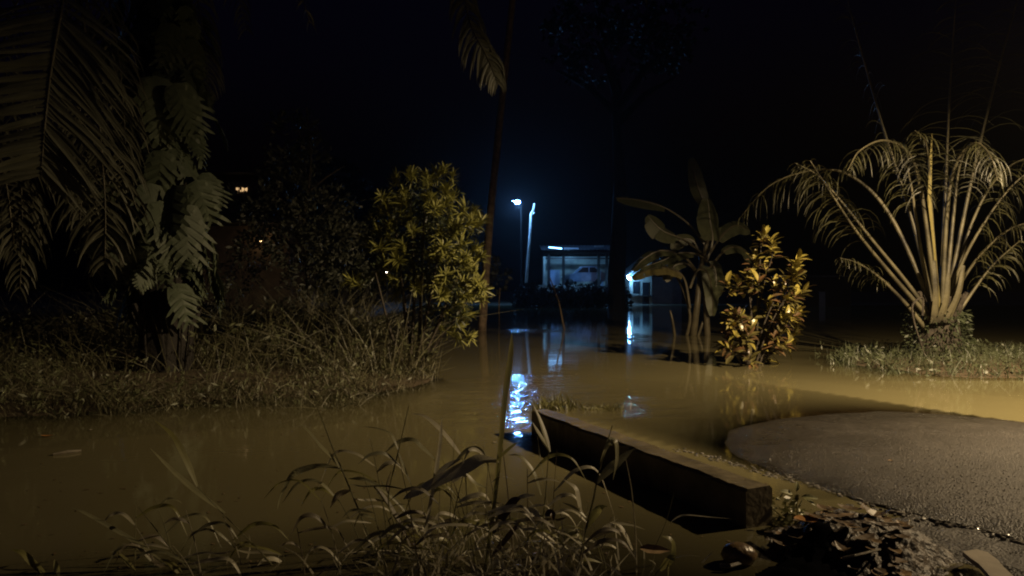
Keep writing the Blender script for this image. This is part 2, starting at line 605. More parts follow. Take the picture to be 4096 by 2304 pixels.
def asphalt_material():
    m = mat('asphalt', (0.066, 0.058, 0.051), 0.5, (0.046, 0.04, 0.034), 1.2, spec=0.5)
    nt = m.node_tree
    b = nt.nodes['Principled BSDF']
    tc = nt.nodes['Texture Coordinate']
    vo = nt.nodes.new('ShaderNodeTexVoronoi')
    vo.inputs['Scale'].default_value = 70
    nt.links.new(tc.outputs['Object'], vo.inputs['Vector'])
    n2 = nt.nodes.new('ShaderNodeTexNoise')
    n2.inputs['Scale'].default_value = 160
    nt.links.new(tc.outputs['Object'], n2.inputs['Vector'])
    ad = nt.nodes.new('ShaderNodeMath')
    ad.operation = 'SUBTRACT'
    nt.links.new(n2.outputs['Fac'], ad.inputs[0])
    nt.links.new(vo.outputs['Distance'], ad.inputs[1])
    bp = nt.nodes.new('ShaderNodeBump')
    bp.inputs['Strength'].default_value = 1.0
    bp.inputs['Distance'].default_value = 0.006
    nt.links.new(ad.outputs[0], bp.inputs['Height'])
    nt.links.new(bp.outputs['Normal'], b.inputs['Normal'])
    # worn aggregate: some stones paler
    vc = nt.nodes.new('ShaderNodeTexVoronoi')
    vc.inputs['Scale'].default_value = 45
    nt.links.new(tc.outputs['Object'], vc.inputs['Vector'])
    rp = nt.nodes.new('ShaderNodeValToRGB')
    rp.color_ramp.elements[0].position = 0.55
    rp.color_ramp.elements[1].position = 1.0
    rp.color_ramp.elements[0].color = (0.85, 0.85, 0.85, 1)
    rp.color_ramp.elements[1].color = (2.0, 2.0, 1.9, 1)
    nt.links.new(vc.outputs['Color'], rp.inputs['Fac'])
    mx = nt.nodes.new('ShaderNodeMix')
    mx.data_type = 'RGBA'
    mx.blend_type = 'MULTIPLY'
    mx.inputs['Factor'].default_value = 1.0
    src = b.inputs['Base Color'].links[0].from_socket
    nt.links.new(src, mx.inputs['A'])
    nt.links.new(rp.outputs['Color'], mx.inputs['B'])
    nt.links.new(mx.outputs['Result'], b.inputs['Base Color'])
    b.inputs['Roughness'].default_value = 0.42
    ge = nt.nodes.new('ShaderNodeNewGeometry')
    sx = nt.nodes.new('ShaderNodeSeparateXYZ')
    nt.links.new(ge.outputs['Position'], sx.inputs[0])
    n4 = nt.nodes.new('ShaderNodeTexNoise')
    n4.inputs['Scale'].default_value = 3.0
    n4.inputs['Detail'].default_value = 5
    nt.links.new(tc.outputs['Object'], n4.inputs['Vector'])
    m1 = nt.nodes.new('ShaderNodeMath')
    m1.operation = 'MULTIPLY_ADD'
    m1.inputs[1].default_value = -0.05
    nt.links.new(n4.outputs['Fac'], m1.inputs[0])
    nt.links.new(sx.outputs['Z'], m1.inputs[2])
    mr = nt.nodes.new('ShaderNodeMapRange')
    mr.inputs['From Min'].default_value = -0.03
    mr.inputs['From Max'].default_value = 0.045
    mr.inputs['To Min'].default_value = 0.38
    mr.inputs['To Max'].default_value = 1.0
    nt.links.new(m1.outputs[0], mr.inputs['Value'])
    hv = nt.nodes.new('ShaderNodeHueSaturation')
    nt.links.new(mr.outputs['Result'], hv.inputs['Value'])
    nt.links.new(mx.outputs['Result'], hv.inputs['Color'])
    nt.links.new(hv.outputs['Color'], b.inputs['Base Color'])
    m2 = nt.nodes.new('ShaderNodeMapRange')
    m2.inputs['From Min'].default_value = 0.38
    m2.inputs['From Max'].default_value = 1.0
    m2.inputs['To Min'].default_value = 0.22
    m2.inputs['To Max'].default_value = 0.45
    nt.links.new(mr.outputs['Result'], m2.inputs['Value'])
    nt.links.new(m2.outputs['Result'], b.inputs['Roughness'])
    return m


M_asphalt = asphalt_material()
M_gravel = mat('gravel_bed', (.075, .066, .055), .45, (.035, .03, .025), 30, bump=.02, bscale=60)
rm = MB()
us = axis([(-8, 0, 0.5), (0, 6, 0.06), (6, 10, .15), (10, 30, 1.0)])
vv = axis([(ROAD_L, ROAD_L + 0.3, 0.05), (ROAD_L + 0.3, ROAD_R, 0.25)])


def edge_off(u):
    return 0.07 * noise.noise((u * 1.7, 0.3, 5)) + 0.06 * noise.noise((u * 6, 0.3, 9)) + 0.03 * noise.noise((u * 17, 0.3, 2))


vs_, fs_ = [], []
ncol = len(vv) + 2
for u in us:
    row = []
    for k, v in enumerate(vv):
        v2 = v + edge_off(u) * smooth(0.4, 0, v - ROAD_L)
        p = RU * u + RV * v2
        z = road_z(u, v) + 0.007 * noise.noise((p.x * 1.1, p.y * 1.1, 2))
        row.append(V((p.x, p.y, z)))
    lo = row[0].copy(); lo.z -= 0.10
    hi = row[-1].copy(); hi.z -= 0.12
    vs_ += [lo] + row + [hi]
for j in range(len(us) - 1):
    for i in range(ncol - 1):
        a = j * ncol + i
        fs_.append((a, a + 1, a + 1 + ncol, a + ncol)[::-1])
rm.add(vs_, fs_)
road = rm.build('road', M_asphalt)
tag(road, kind='structure')

# ================================================================== street lamp (right of the frame, lights the road)
lp = thing('street_lamp', 'grey steel street lamp standing beside the flooded road', 'street lamp', (LAMP.x + .9, LAMP.y, -0.6))
mb = MB()
mb.tube([LAMP + V((.9, 0, -6.1)), LAMP + V((.9, 0, -2.5)), LAMP + V((.9, 0, -.2))], [0.09, 0.075, 0.055], 10)
mb.build('pole', M_steel, lp, shade=True)
mb = MB()
mb.tube(catmull([LAMP + V((.9, 0, -.2)), LAMP + V((.85, 0, .1)), LAMP + V((.6, 0, .2)), LAMP + V((.25, 0, .17))], 4), 0.035, 8)
mb.build('arm', M_steel, lp, shade=True)
mb = MB()
n_ = 24
for k in range(n_):
    a_ = 2 * math.pi * k / n_
    d_ = V((math.cos(a_), math.sin(a_), 0))
    for rr, zz in ((.45, -.07), (.44, .06), (.32, .2), (.05, .25), (.42, .06), (.43, -.07)):
        mb.v.append(LAMP + d_ * rr + V((0, 0, zz)))
for k in range(n_):
    a_, b_ = k * 6, (k + 1) % n_ * 6
    for q, r_ in ((0, 1), (1, 2), (2, 3), (3, 4), (4, 5), (5, 0)):
        mb.f.append((a_ + q, b_ + q, b_ + r_, a_ + r_))
mb.build('lamp_head', M_steel, lp)
sl = bpy.data.lights.new('street_lamp_light', 'SPOT')
sl.energy = 7900
sl.color = (1.0, 0.74, 0.42)
sl.spot_size = math.radians(178)
sl.spot_blend = 1.0
sl.shadow_soft_size = 0.07
so = bpy.data.objects.new('street_lamp_light', sl)
COL.objects.link(so)
so.parent = lp
so.location = LAMP - ROOT[lp.name]
so.rotation_euler = V((-2.2, 5.5, -5.35)).to_track_quat('-Z', 'Y').to_euler()

# ================================================================== kerb
K0, K1 = V((1.46, 4.61, 0)), V((0.197, 7.58, 0))
kd = (K1 - K0).normalized()
kn = V((kd.y, -kd.x, 0))        # to the right (road side)
kt = thing('concrete_kerb', 'low mossy concrete kerb block beside the flooded road', 'kerb', K0)
mb = MB()
n, prof = 70, [(0, -0.35), (0, 0.225), (0.02, 0.245), (0.185, 0.25), (0.205, 0.23), (0.205, -0.35)]
L = (K1 - K0).length
for i in range(n + 1):
    s_ = L * i / n
    c = K0 + kd * s_
    for k, (a, b_) in enumerate(prof):
        j = noise.noise((s_ * 4, k * 3.1, 0)) * 0.012 + noise.noise((s_ * 15, k * 3.1, 0)) * 0.007
        mb.v.append(c + kn * (a + j) + V((0, 0, b_ + (noise.noise((s_ * 3, k, 7)) * 0.01 + noise.noise((s_ * 13, k * 2, 7)) * 0.007 if b_ > 0 else 0))))
m_ = len(prof)
for i in range(n):
    for k in range(m_ - 1):
        a = i * m_ + k
        mb.f.append((a, a + m_, a + m_ + 1, a + 1)[::-1])
mb.f.append(tuple(range(m_)))
mb.f.append(tuple(n * m_ + k for k in range(m_))[::-1])
mb.build('kerb_block', M_kerb, kt)

exec_order = 'plants'


# ================================================================== palm fronds
def frond(parent, path, length, side_dir=None, hang=0.5, n=46, w=0.035, lw=None, mleaf=None, single=False, r0=0.03, start=0.25,
          name='frond', both=True, jit=0.25, seg=4, taper=0.45, tgw=None):
    """rachis along path (part) with leaflets (sub-parts or one joined sub-part)"""
    pts = catmull(path, 8)
    mb_ = MB()
    N = len(pts)
    mb_.tube(pts, [lerp(r0, 0.006, (i / (N - 1)) ** 0.7) for i in range(N)], 6)
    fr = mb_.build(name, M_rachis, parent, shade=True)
    ROOT[fr.name] = V((0, 0, 0))
    rest = MB()
    for k in range(n):
        t = lerp(start, 0.995, k / (n - 1))
        f = t * (N - 1)
        i = min(int(f), N - 2)
        p = pts[i].lerp(pts[i + 1], f - i)
        tg = (pts[i + 1] - pts[i]).normalized()
        sd = tg.cross(V((0, 0, 1)))
        if side_dir is not None:
            sd = V(side_dir)
            sd = sd - tg * sd.dot(tg)
        if sd.length < 0.05:
            sd = tg.cross(V((0, 1, 0)))
        sd.normalize()
        for sgn in ((-1, 1) if both else (1,)):
            ll = length * (0.55 + 0.45 * math.sin(math.pi * min(1, (t - start) / (1 - start) * 0.8 + 0.2))) * rnd(0.8, 1.1)
            ll *= 1 - taper * smooth(0.75, 1, t)
            d0 = (sd * sgn * rnd(0.8, 1.1) + tg * (tgw[(sgn + 1) // 2] if tgw else rnd(0.35, 0.75)) + V((rnd(-jit, jit), rnd(-jit, jit), rnd(-jit, jit)))).normalized()
            lp_ = [p]
            cur, dd = p.copy(), d0.copy()
            for q in range(seg):
                dd = (dd + V((0, 0, -hang * (0.4 + 0.35 * q)))).normalized()
                cur = cur + dd * ll / seg
                lp_.append(cur.copy())
            ws = [w * 0.5] + [w * (1 - (q / seg) ** 2.2) + 0.003 for q in range(1, seg + 1)]
            nrm = tg.cross(sd) * sgn + V((rnd(-.5, .5), rnd(-.5, .5), rnd(-.5, .5)))
            tgt = MB() if single else rest
            tgt.ribbon(lp_, ws, nrm, 0.12)
            if single:
                o = link('leaflet', tgt.mesh('leaflet', mleaf or M_palm), fr)
                o.matrix_basis = Matrix.Identity(4)
    if not single:
        o = link('leaflets', rest.mesh('leaflets', mleaf or M_palm), fr)
        o.matrix_basis = Matrix.Identity(4)
        o['kind'] = 'stuff'
    return fr


def arch(c, az, L_, up, drop):
    h = V((math.cos(az), math.sin(az), 0))
    return [c, c + h * L_ * 0.3 + V((0, 0, up)), c + h * L_ * 0.65 + V((0, 0, up * 0.9 - drop * 0.3)), c + h * L_ + V((0, 0, up * 0.3 - drop))]


# ------------------------------------------------ oil palm on the left bank (trunk wrapped in a climbing vine)
TB = V((-5.75, 12.3, 0.2))
lpalm = thing('oil_palm', 'tall oil palm on the left bank with long drooping fronds', 'palm tree', TB)
mb = MB()
tz = [(-0.3, .42), (0.2, .40), (1.5, .36), (3, .36), (4.5, .37), (6, .40), (7.2, .42), (7.7, .25)]
mb.tube([V((TB.x + 0.05 * math.sin(z), TB.y, TB.z + z)) for z, r in tz], [r for z, r in tz], 14, wob=0.06)
mb.build('trunk', M_bark_dark, lpalm)
mb = MB()
for k in range(70):
    z = rnd(0.5, 7.2)
    a = rnd(0, 6.28)
    h = V((math.cos(a), math.sin(a), 0))
    c = TB + V((0, 0, z)) + h * 0.36
    mb.tube([c, c + h * 0.12 + V((0, 0, 0.16)), c + h * 0.2 + V((0, 0, 0.34))], [0.07, 0.055, 0.03], 5)
o = mb.build('frond_stubs', M_bark_dark, lpalm)
o['kind'] = 'stuff'
CR = TB + V((0, 0, 7.5))
random.seed(21)
# near frond hanging at the left edge
f1 = [CR, CR + V((0.1, -1.6, 0.6)), P(268, -260, 8.6), P(250, 0, 8.0), P(222, 170, 7.8), P(198, 330, 7.7), P(178, 520, 7.6), P(165, 700, 7.6)]
frond(lpalm, f1, 1.2, side_dir=V((1, 0.35, -0.1)), hang=0.07, n=44, w=0.06, tgw=(0.3, 0.8), single=True, r0=0.035, start=0.42, jit=0.1, seg=5, taper=0.1)
# frond whose tip hangs into the top centre
f2 = [CR, CR + V((1.6, -0.5, 1.0)), CR + V((3.4, -1.1, 0.6)), P(1800, -160, 10.6), P(1880, 90, 10.4), P(1950, 230, 10.4), P(1990, 330, 10.4)]
frond(lpalm, f2, 0.55, side_dir=V((1, 0.3, 0)), hang=0.75, n=40, w=0.045, single=True, r0=0.03, start=0.5, jit=0.15, seg=4, taper=0.3)
f3 = [CR, CR + V((2.5, -0.6, 1.3)), CR + V((5.4, -1.3, 0.9)), P(2500, -160, 10.6), P(2640, -40, 10.5)]
frond(lpalm, f3, 0.5, side_dir=V((0, 1, 0)), hang=0.8, n=40, w=0.035, r0=0.03, start=0.4)
for az, L_, up, dr in ((2.6, 4, 1.2, 1.5), (3.6, 4, 1.3, 1.4), (1.6, 4, 1.6, 1.0), (0.7, 3.6, 1.8, .8), (4.25, 3.6, 1.0, 2.4), (5.2, 3.0, 1.1, 2.6), (5.9, 2.9, 1.4, 2.6)):
    frond(lpalm, arch(CR, az, L_, up, dr), 0.95, hang=0.45, n=40, w=0.04, r0=0.035)
# two fronds hanging low on the camera side, dim streaks between the leaves
frond(lpalm, [CR, CR + V((-0.5, -2.0, 0.3)), P(330, 60, 9.2), P(390, 420, 9.0), P(420, 800, 9.0), P(420, 1050, 9.0)], 0.95, side_dir=V((1, .2, 0)), hang=0.45, n=40, w=0.04, r0=0.03, start=0.35)
frond(lpalm, [CR, CR + V((-1.6, -1.5, 0.4)), P(-60, 300, 9.2), P(20, 700, 9.0), P(60, 1000, 9.0)], 0.9, side_dir=V((1, .2, 0)), hang=0.6, n=36, w=0.04, r0=0.03, start=0.35)


for (px, py0, py1, dd_, ln_) in ((300, -100, 900, 10.4, .8), (470, -60, 760, 10.9, .7), (360, 100, 1080, 11.4, .8), (520, 420, 1150, 12.0, .7), (800, -100, 420, 12.2, .6), (60, 100, 1150, 11.0, .9)):
    frond(lpalm, [CR, CR.lerp(P(px, py0, dd_), .5) + V((0, -.3, .7)), P(px - 30, py0, dd_), P(px + 10, lerp(py0, py1, .4), dd_), P(px + 30, lerp(py0, py1, .75), dd_), P(px + 20, py1, dd_)], ln_, side_dir=V((1, .2, 0)), hang=.6, n=34, w=.036, r0=.025, start=.35)
# ------------------------------------------------ climbing vine with deeply cut leaves
def cut_leaf(w=0.62, lobes=9, droop=0.2):
    """unit leaf along +Y, pinnately cut blade"""
    mb_ = MB()
    mid = [V((0, t, -droop * t * t)) for t in [i / 10 for i in range(11)]]
    mb_.ribbon(mid, [0.05 * (1 - i / 11) + 0.012 for i in range(11)], V((0, 0, 1)), 0.0)
    for sgn in (-1, 1):
        # inner web near the midrib
        inner, outer = [], []
        for i in range(11):
            t = i / 10
            hw = w * 0.5 * (math.sin(math.pi * min(1, t * 0.75 + 0.22)) ** 0.8) * 0.68 * (1 - smooth(0.85, 1, t))
            inner.append(V((0, t * 0.98, -droop * t * t)))
            outer.append(V((sgn * hw, t * 0.98 + 0.04, -droop * t * t - 0.15 * hw)))
        o_ = len(mb_.v)
        mb_.v += inner + outer
        for i in range(10):
            f = (o_ + i, o_ + i + 1, o_ + 11 + i + 1, o_ + 11 + i)
            mb_.f.append(f if sgn < 0 else f[::-1])
        for k in range(lobes):
            t = 0.06 + 0.86 * k / (lobes - 1)
            ww = w * 0.5 * (math.sin(math.pi * min(1, t * 0.72 + 0.24)) ** 0.7) * rnd(0.6, 1.12)
            b0 = V((0, t, -droop * t * t))
            d_ = V((sgn, 0.45 + 0.5 * t, 0)).normalized()
            tip = b0 + V((sgn * ww, ww * (0.45 + 0.8 * t), -0.25 * ww))
            midp = b0.lerp(tip, 0.55) + V((0, -0.012, 0.03))
            wd = rnd(.085, .13) * (1.0 - 0.3 * t)
            mb_.ribbon([b0, midp, b0.lerp(tip, 0.85) , tip], [wd * 0.7, wd, wd * 0.7, 0.006], V((0, 0, 1)))
    return mb_


random.seed(5)
VM = [cut_leaf(rnd(0.6, 1.0), random.choice((5, 6, 7, 8)), rnd(0.0, 0.45)).mesh('leaf', M_vine) for _ in range(9)]
vine = thing('climbing_vine', 'climbing vine with large deeply cut leaves wrapped round the left palm trunk', 'vine', TB + V((0.4, -0.5, 0)))
mb = MB()
for k in range(5):
    a0 = -0.4 - 0.5 * k
    pts = [TB + V(((0.43 + 0.05 * math.sin(z * 2 + k)) * math.cos(a0 + 0.25 * math.sin(z + k)), (0.43) * math.sin(a0 + 0.25 * math.sin(z + k)), z)) for z in [0, .7, 1.4, 2.1, 2.8, 3.5, 4.2, 4.9, 5.6, 6.3]]
    mb.tube(catmull(pts, 3), 0.016, 5, wob=.2)
mb.build('stem', M_bark_dark, vine)
# (px, py of leaf base, size m, direction in picture, depth)
VL = [(620, 300, .95, (.05, -1), 11.3), (700, 330, .85, (.35, -1), 11.2), (545, 335, .7, (-.35, -1), 11.5), (740, 380, .7, (.55, -1), 11.4),
      (655, 600, .85, (.1, -1), 11.2), (560, 660, .75, (-.35, -.9), 11.3), (480, 700, .6, (-.7, -.7), 11.4), (600, 730, .9, (-.05, -1), 11.0),
      (700, 740, .95, (.3, -1), 11.0), (640, 800, .95, (0.05, -1), 10.9), (735, 810, .85, (.3, -1), 11.0), (560, 790, .7, (-.3, -1), 11.2),
      (660, 880, .75, (.1, -1), 10.9), (780, 720, .7, (.65, -.9), 11.5), (810, 690, .65, (.75, -1), 11.7), (430, 880, .6, (.2, -1), 11.0),
      (400, 905, .45, (-.3, -1), 11.1), (450, 940, .5, (.25, -1), 10.9), (690, 90, .8, (.2, -1), 11.6), (600, 70, .7, (-.3, -1), 11.6), (740, 20, .75, (.15, -1), 11.8),
      (755, 150, .6, (.3, -1), 11.8), (770, 230, .5, (.25, -1), 11.9), (660, 190, .6, (.3, -1), 11.7), (430, 60, .7, (-.3, -1), 11.6), (460, 150, .65, (.1, -1), 11.6),
      (770, 520, .55, (.5, -1), 11.8), (500, 480, .6, (-.4, -1), 11.8), (380, 560, .6, (-.5, -1), 11.8), (720, 960, .6, (.4, -1), 11.3), (560, 980, .6, (-.1, -1), 11.3),
      (520, 250, .6, (-.5, -.8), 11.8), (360, 760, .55, (-.2, -1), 11.6), (610, 1040, .5, (.1, -1), 11.4), (690, 1150, .42, (.2, -1), 11.4), (620, 1180, .4, (-.2, -1), 11.4),
      (590, 1290, .4, (0, -1), 11.3), (740, 1180, .4, (.3, -1), 11.5), (600, 1380, .4, (.1, -1), 11.2), (500, 1010, .5, (-.3, -1), 11.4)]
for i, (px, py, sz, d, dep) in enumerate(VL):
    p = P(px, py, dep)
    dr = V((d[0], -0.25 + rnd(-.2, .2), d[1]))
    nrm = V((0.45 + rnd(-.35, .35), -1, 0.35 + rnd(-.3, .3)))
    if py < 1120:
        link('leaf', VM[i % 9], vine, frame(p, dr + rdir() * .3, nrm + rdir() * .5, sz * rnd(.75, 1.05)))
for i in range(95):
    z = rnd(1.3, 6.4)
    a = rnd(-3.2, 0.6)
    h = V((math.cos(a), math.sin(a), 0))
    p = TB + V((0, 0, z)) + h * rnd(0.4, 0.75)
    link('leaf', VM[i % 9], vine, frame(p, h * 0.5 + V((0, 0, -1)) + rdir() * .3, h + rdir() * .4 + V((0, 0, .3)), rnd(0.35, 0.7)))


# ------------------------------------------------ leafy crown helper
def leaf_quad(mb_, p, d, n_, l, w):
    d = d.normalized()
    s = d.cross(n_)
    if s.length < 1e-3:
        s = d.cross(V((.3, .9, .1)))
    s.normalize()
    o_ = len(mb_.v)
    mb_.v += [p, p + d * l * 0.5 + s * w * 0.5, p + d * l, p + d * l * 0.5 - s * w * 0.5]
    mb_.f.append((o_, o_ + 1, o_ + 2, o_ + 3))


def blob_crown(blobs, n, l, w, seed=1):
    random.seed(seed)
    mb_ = MB()
    wts = [b[1] ** 2 for b in blobs]
    for _ in range(n // 7):
        c, r, sq = random.choices(blobs, wts)[0]
        d = rdir()
        q = c + V((d.x * r, d.y * r, d.z * r * sq)) * (rnd(0.3, 1.0) ** 0.5)
        for _ in range(7):
            p = q + rdir() * 0.16 * rnd(0.3, 1.2)
            leaf_quad(mb_, p, (p - c).normalized() + rdir() * 0.9, rdir(), l * rnd(.6, 1.2), w * rnd(.7, 1.2))
    return mb_


# dim thin tree behind the bank
tb = V((-5.0, 18.0, 0.1))
tr = thing('slender_tree', 'dim slender tree standing behind the left bank grass', 'tree', tb)
mb = MB()
mb.tube(catmull([tb + V((0, 0, -.4)), tb + V((.05, 0, 1.5)), tb + V((-.05, 0, 3.0)), tb + V((.1, 0, 4.4)), tb + V((.0, 0, 5.8))], 4), [0.07] * 5 + [0.055] * 5 + [0.04] * 4 + [0.02] * 3, 6)
for z, a, l_ in ((1.6, .4, 1.2), (2.0, 2.7, 1.3), (2.6, 5.6, 1.2), (3.0, 3.6, 1.1), (3.7, .3, .9), (4.3, 2.5, .8), (2.3, 4.8, 1.1)):
    c = tb + V((0, 0, z))
    mb.tube([c, c + V((math.cos(a) * l_ * .5, math.sin(a) * l_ * .5, l_ * .45)), c + V((math.cos(a) * l_, math.sin(a) * l_, l_ * .8))], [.035, .025, .01], 5)
mb.build('trunk', M_bark, tr)
blobs = []
for px, py, r, dd in ((1180, 520, .55, 18), (1150, 640, .6, 18), (1230, 620, .5, 18.3), (1160, 770, .7, 18), (1080, 870, .7, 18), (1260, 860, .75, 17.6), (1360, 800, .45, 17.8),
                      (1020, 1000, .6, 18), (1180, 980, .7, 17.6), (1330, 960, .7, 17.6), (930, 790, .4, 18.4), (1380, 1080, .6, 17.8), (1240, 1120, .6, 17.8), (960, 1120, .55, 18.3), (1420, 940, .4, 18)):
    blobs.append((P(px, py, dd), r, 0.75))
blob_crown(blobs, 6500, .16, .06, 3).build('crown', M_treeleaf, tr)

# dense dark shrubs at the foot of the trees
for i, (px, py, dd, r) in enumerate(((900, 1330, 16.5, .8), (1120, 1310, 15.5, .75), (1340, 1330, 14.8, .6), (700, 1230, 17.5, 1.0))):
    c = P(px, py, dd)
    b0 = V((c.x, c.y, ground_z(c.x, c.y)))
    t = thing('bank_bush', ['dark leafy bush right of the vine covered trunk', 'low dark bush below the slender tree', 'small leafy bush left of the yellow shrub stems',
                            'dark bush just behind the vine covered trunk'][i], 'bush', b0)
    mb = MB()
    for k in range(5):
        a = rnd(0, 6.28)
        mb.tube([b0 + V((0, 0, -.1)), b0.lerp(c, .5) + rdir() * .2, c + V((math.cos(a) * r * .6, math.sin(a) * r * .6, r * .4))], [.025, .018, .008], 5)
    mb.build('stems', M_bark, t)
    blob_crown([(c, r, .8), (c + V((r * .6, -.2, -.25)), r * .7, .8), (c + V((-r * .7, -.1, -.2)), r * .65, .8)], 1500, .14, .06, 30 + i).build('foliage', M_treeleaf, t)

# ------------------------------------------------ yellow-green shrub with narrow leaf rosettes
random.seed(11)
SB = G(1650, 1478, 0.1)
sh = thing('narrow_leaf_shrub', 'tall yellow-green shrub with narrow leaf rosettes on the bank tip', 'shrub', SB)


def narrow_leaf(bend):
    mb_ = MB()
    pts = [V((0, t, -bend * t * t)) for t in (0, .25, .5, .75, 1)]
    mb_.ribbon(pts, [.05, .12, .135, .11, .02], V((0, 0, 1)), .15)
    return mb_


NL = [narrow_leaf(b).mesh('leaf', M_shrub) for b in (.05, .25, .5)]
cl = [(1700, 760, 120, 80, 9), (1640, 860, 110, 90, 8), (1780, 850, 120, 90, 10), (1890, 870, 50, 50, 6), (1720, 960, 130, 80, 9), (1800, 1040, 120, 70, 9), (1560, 900, 90, 110, 7),
      (1500, 1000, 80, 80, 5), (1480, 1110, 70, 50, 4), (1870, 1050, 70, 50, 5), (1640, 1060, 100, 70, 5), (1850, 1140, 80, 70, 8), (1760, 1160, 90, 60, 6), (1880, 1220, 55, 60, 6),
      (1800, 1260, 90, 50, 6), (1840, 1340, 40, 40, 3), (1660, 1170, 80, 60, 3), (1560, 1120, 60, 60, 3), (1610, 740, 60, 50, 4), (1760, 710, 70, 40, 5), (1900, 1060, 40, 40, 3)]
ros = []
for cx, cy, rx, ry, k in cl:
    for _ in range(k):
        a, q = rnd(0, 6.28), math.sqrt(rnd(0, 1))
        dd = SB.y + rnd(-.75, .75) * (1 if k > 4 else .6)
        ros.append(P(cx + rx * q * math.cos(a), cy + ry * q * math.sin(a), dd))
core = P(1690, 1080, SB.y)
leaves = []
for c in ros:
    ax = ((c - core).normalized() + V((0.25, -0.15, 0.5)) + rdir() * .35).normalized()
    sz = rnd(.75, 1.15)
    for k in range(34):
        d = (ax * rnd(.15, 1.0) + rdir() * 0.9).normalized()
        d = (d + ax * .35).normalized()
        leaves.append((frame(c + ax * rnd(-.10, .06), d, ax + rdir() * .3, rnd(.12, .23) * sz), c))
leaves.sort(key=lambda q: q[1].y - 0.6 * q[1].x)
rest = MB()
for i, (M_, c) in enumerate(leaves):
    if i % 9 == 0 and i < 2700:
        link('leaf', NL[i // 9 % 3], sh, M_)
    else:
        src = NL[i % 3]
        o_ = len(rest.v)
        rest.v += [M_ @ v.co for v in src.vertices]
        rest.f += [tuple(o_ + j for j in p.vertices) for p in src.polygons]
o = rest.build('small_leaves', M_shrub, sh)
o['kind'] = 'stuff'
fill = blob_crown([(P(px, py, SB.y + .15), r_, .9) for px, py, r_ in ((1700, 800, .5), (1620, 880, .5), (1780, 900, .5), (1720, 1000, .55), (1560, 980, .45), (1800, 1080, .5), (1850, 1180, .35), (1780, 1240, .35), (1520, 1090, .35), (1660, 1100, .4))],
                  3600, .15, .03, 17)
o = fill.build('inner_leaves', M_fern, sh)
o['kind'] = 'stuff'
for px, py in ((1580, 900), (1640, 800), (1700, 760), (1770, 900), (1850, 1060), (1870, 1200), (1500, 1080), (1600, 1050), (1780, 1250)):
    e = P(px, py, SB.y + rnd(-.4, .4))
    mb = MB()
    m1 = SB.lerp(e, .45) + V((0, 0, -.15)) + rdir() * .08
    mb.tube(catmull([SB + V((rnd(-.08, .08), rnd(-.08, .08), -.25)), m1, e], 5), [.045 - .0034 * k for k in range(11)], 6)
    mb.build('stem', M_bark, sh)

# ------------------------------------------------ red and yellow croton standing in the water
random.seed(14)
CB = G(3000, 1458)
cr = thing('croton_shrub', 'red and yellow croton shrub standing alone in the floodwater', 'shrub', CB + V((0, 0, -.3)))


def croton_leaf(bend, wid):
    mb_ = MB()
    pts = [V((0, t, -bend * t * t + .08 * t)) for t in (0, .12, .3, .5, .7, .88, 1)]
    mb_.ribbon(pts, [.02, wid * .5, wid * .95, wid, wid * .85, wid * .5, .02], V((0, 0, 1)), .12)
    return mb_


CL = {}
for nm_, mm in (('y', M_cro_y), ('r', M_cro_r), ('g', M_cro_g)):
    CL[nm_] = [croton_leaf(b, w_).mesh('leaf', mm) for b, w_ in ((.1, .36), (.35, .42), (.55, .34))]
tips = []
for cx, cy, rx, ry, k, yel in ((3060, 975, 55, 40, 4, .75), (3035, 1060, 80, 60, 4, .35), (3155, 1065, 50, 40, 4, .7), (3170, 1140, 50, 50, 4, .35), (3020, 1140, 90, 40, 5, .45), (3100, 1180, 60, 50, 4, .2),
                              (2930, 1130, 40, 30, 2, .6), (3140, 1240, 60, 40, 4, .5), (3180, 1245, 50, 30, 3, .7), (3050, 1250, 80, 40, 5, .3), (2950, 1230, 50, 50, 4, .2), (2960, 1290, 60, 30, 4, .35),
                              (3050, 1330, 90, 40, 5, .15), (3140, 1320, 50, 40, 3, .4), (2960, 1370, 70, 40, 5, .05), (3110, 1365, 40, 30, 3, .6), (3030, 1400, 60, 30, 3, .1)):
    for _ in range(k):
        a, q = rnd(0, 6.28), math.sqrt(rnd(0, 1))
        tips.append((P(cx + rx * q * math.cos(a), cy + ry * q * math.sin(a), CB.y + rnd(-.45, .45)), yel))
ccore = P(3060, 1260, CB.y)
nl = 0
crest_ = {'y': MB(), 'r': MB(), 'g': MB()}
for c, yel in tips:
    ax = ((c - ccore) * .5 + V((0.1, -.1, 0.9)) + rdir() * .25).normalized()
    for k in range(13):
        a = rnd(0, 6.28)
        s1 = ax.orthogonal().normalized()
        s2 = ax.cross(s1)
        out_ = s1 * math.cos(a) + s2 * math.sin(a)
        lv = k / 12
        d = out_ * lerp(1.0, .5, lv) + ax * lerp(.1, 1.1, lv)
        kind = 'y' if rnd(0, 1) < .12 + yel * (.35 + .65 * lv) else ('r' if rnd(0, 1) < .4 else 'g')
        fm_ = frame(c + ax * lerp(-.18, .04, lv), d, ax + V((.3, -.3, .3)), rnd(.17, .28))
        if nl % 3 == 0 and nl < 900:
            link('leaf', CL[kind][nl % 9 // 3], cr, fm_)
        else:
            src = CL[kind][nl % 3]
            o_ = len(crest_[kind].v)
            crest_[kind].v += [fm_ @ v.co for v in src.vertices]
            crest_[kind].f += [tuple(o_ + j for j in p.vertices) for p in src.polygons]
        nl += 1
for kind, mm in (('y', M_cro_y), ('r', M_cro_r), ('g', M_cro_g)):
    o = crest_[kind].build('small_leaves', mm, cr)
    o['kind'] = 'stuff'
for c, yel in tips[::3]:
    mb = MB()
    mb.tube(catmull([CB + V((rnd(-.1, .1), rnd(-.1, .1), -.35)), CB.lerp(c, .5) + rdir() * .06, c], 4), [.028 - .0022 * k for k in range(9)], 5)
    mb.build('stem', M_bark, cr)
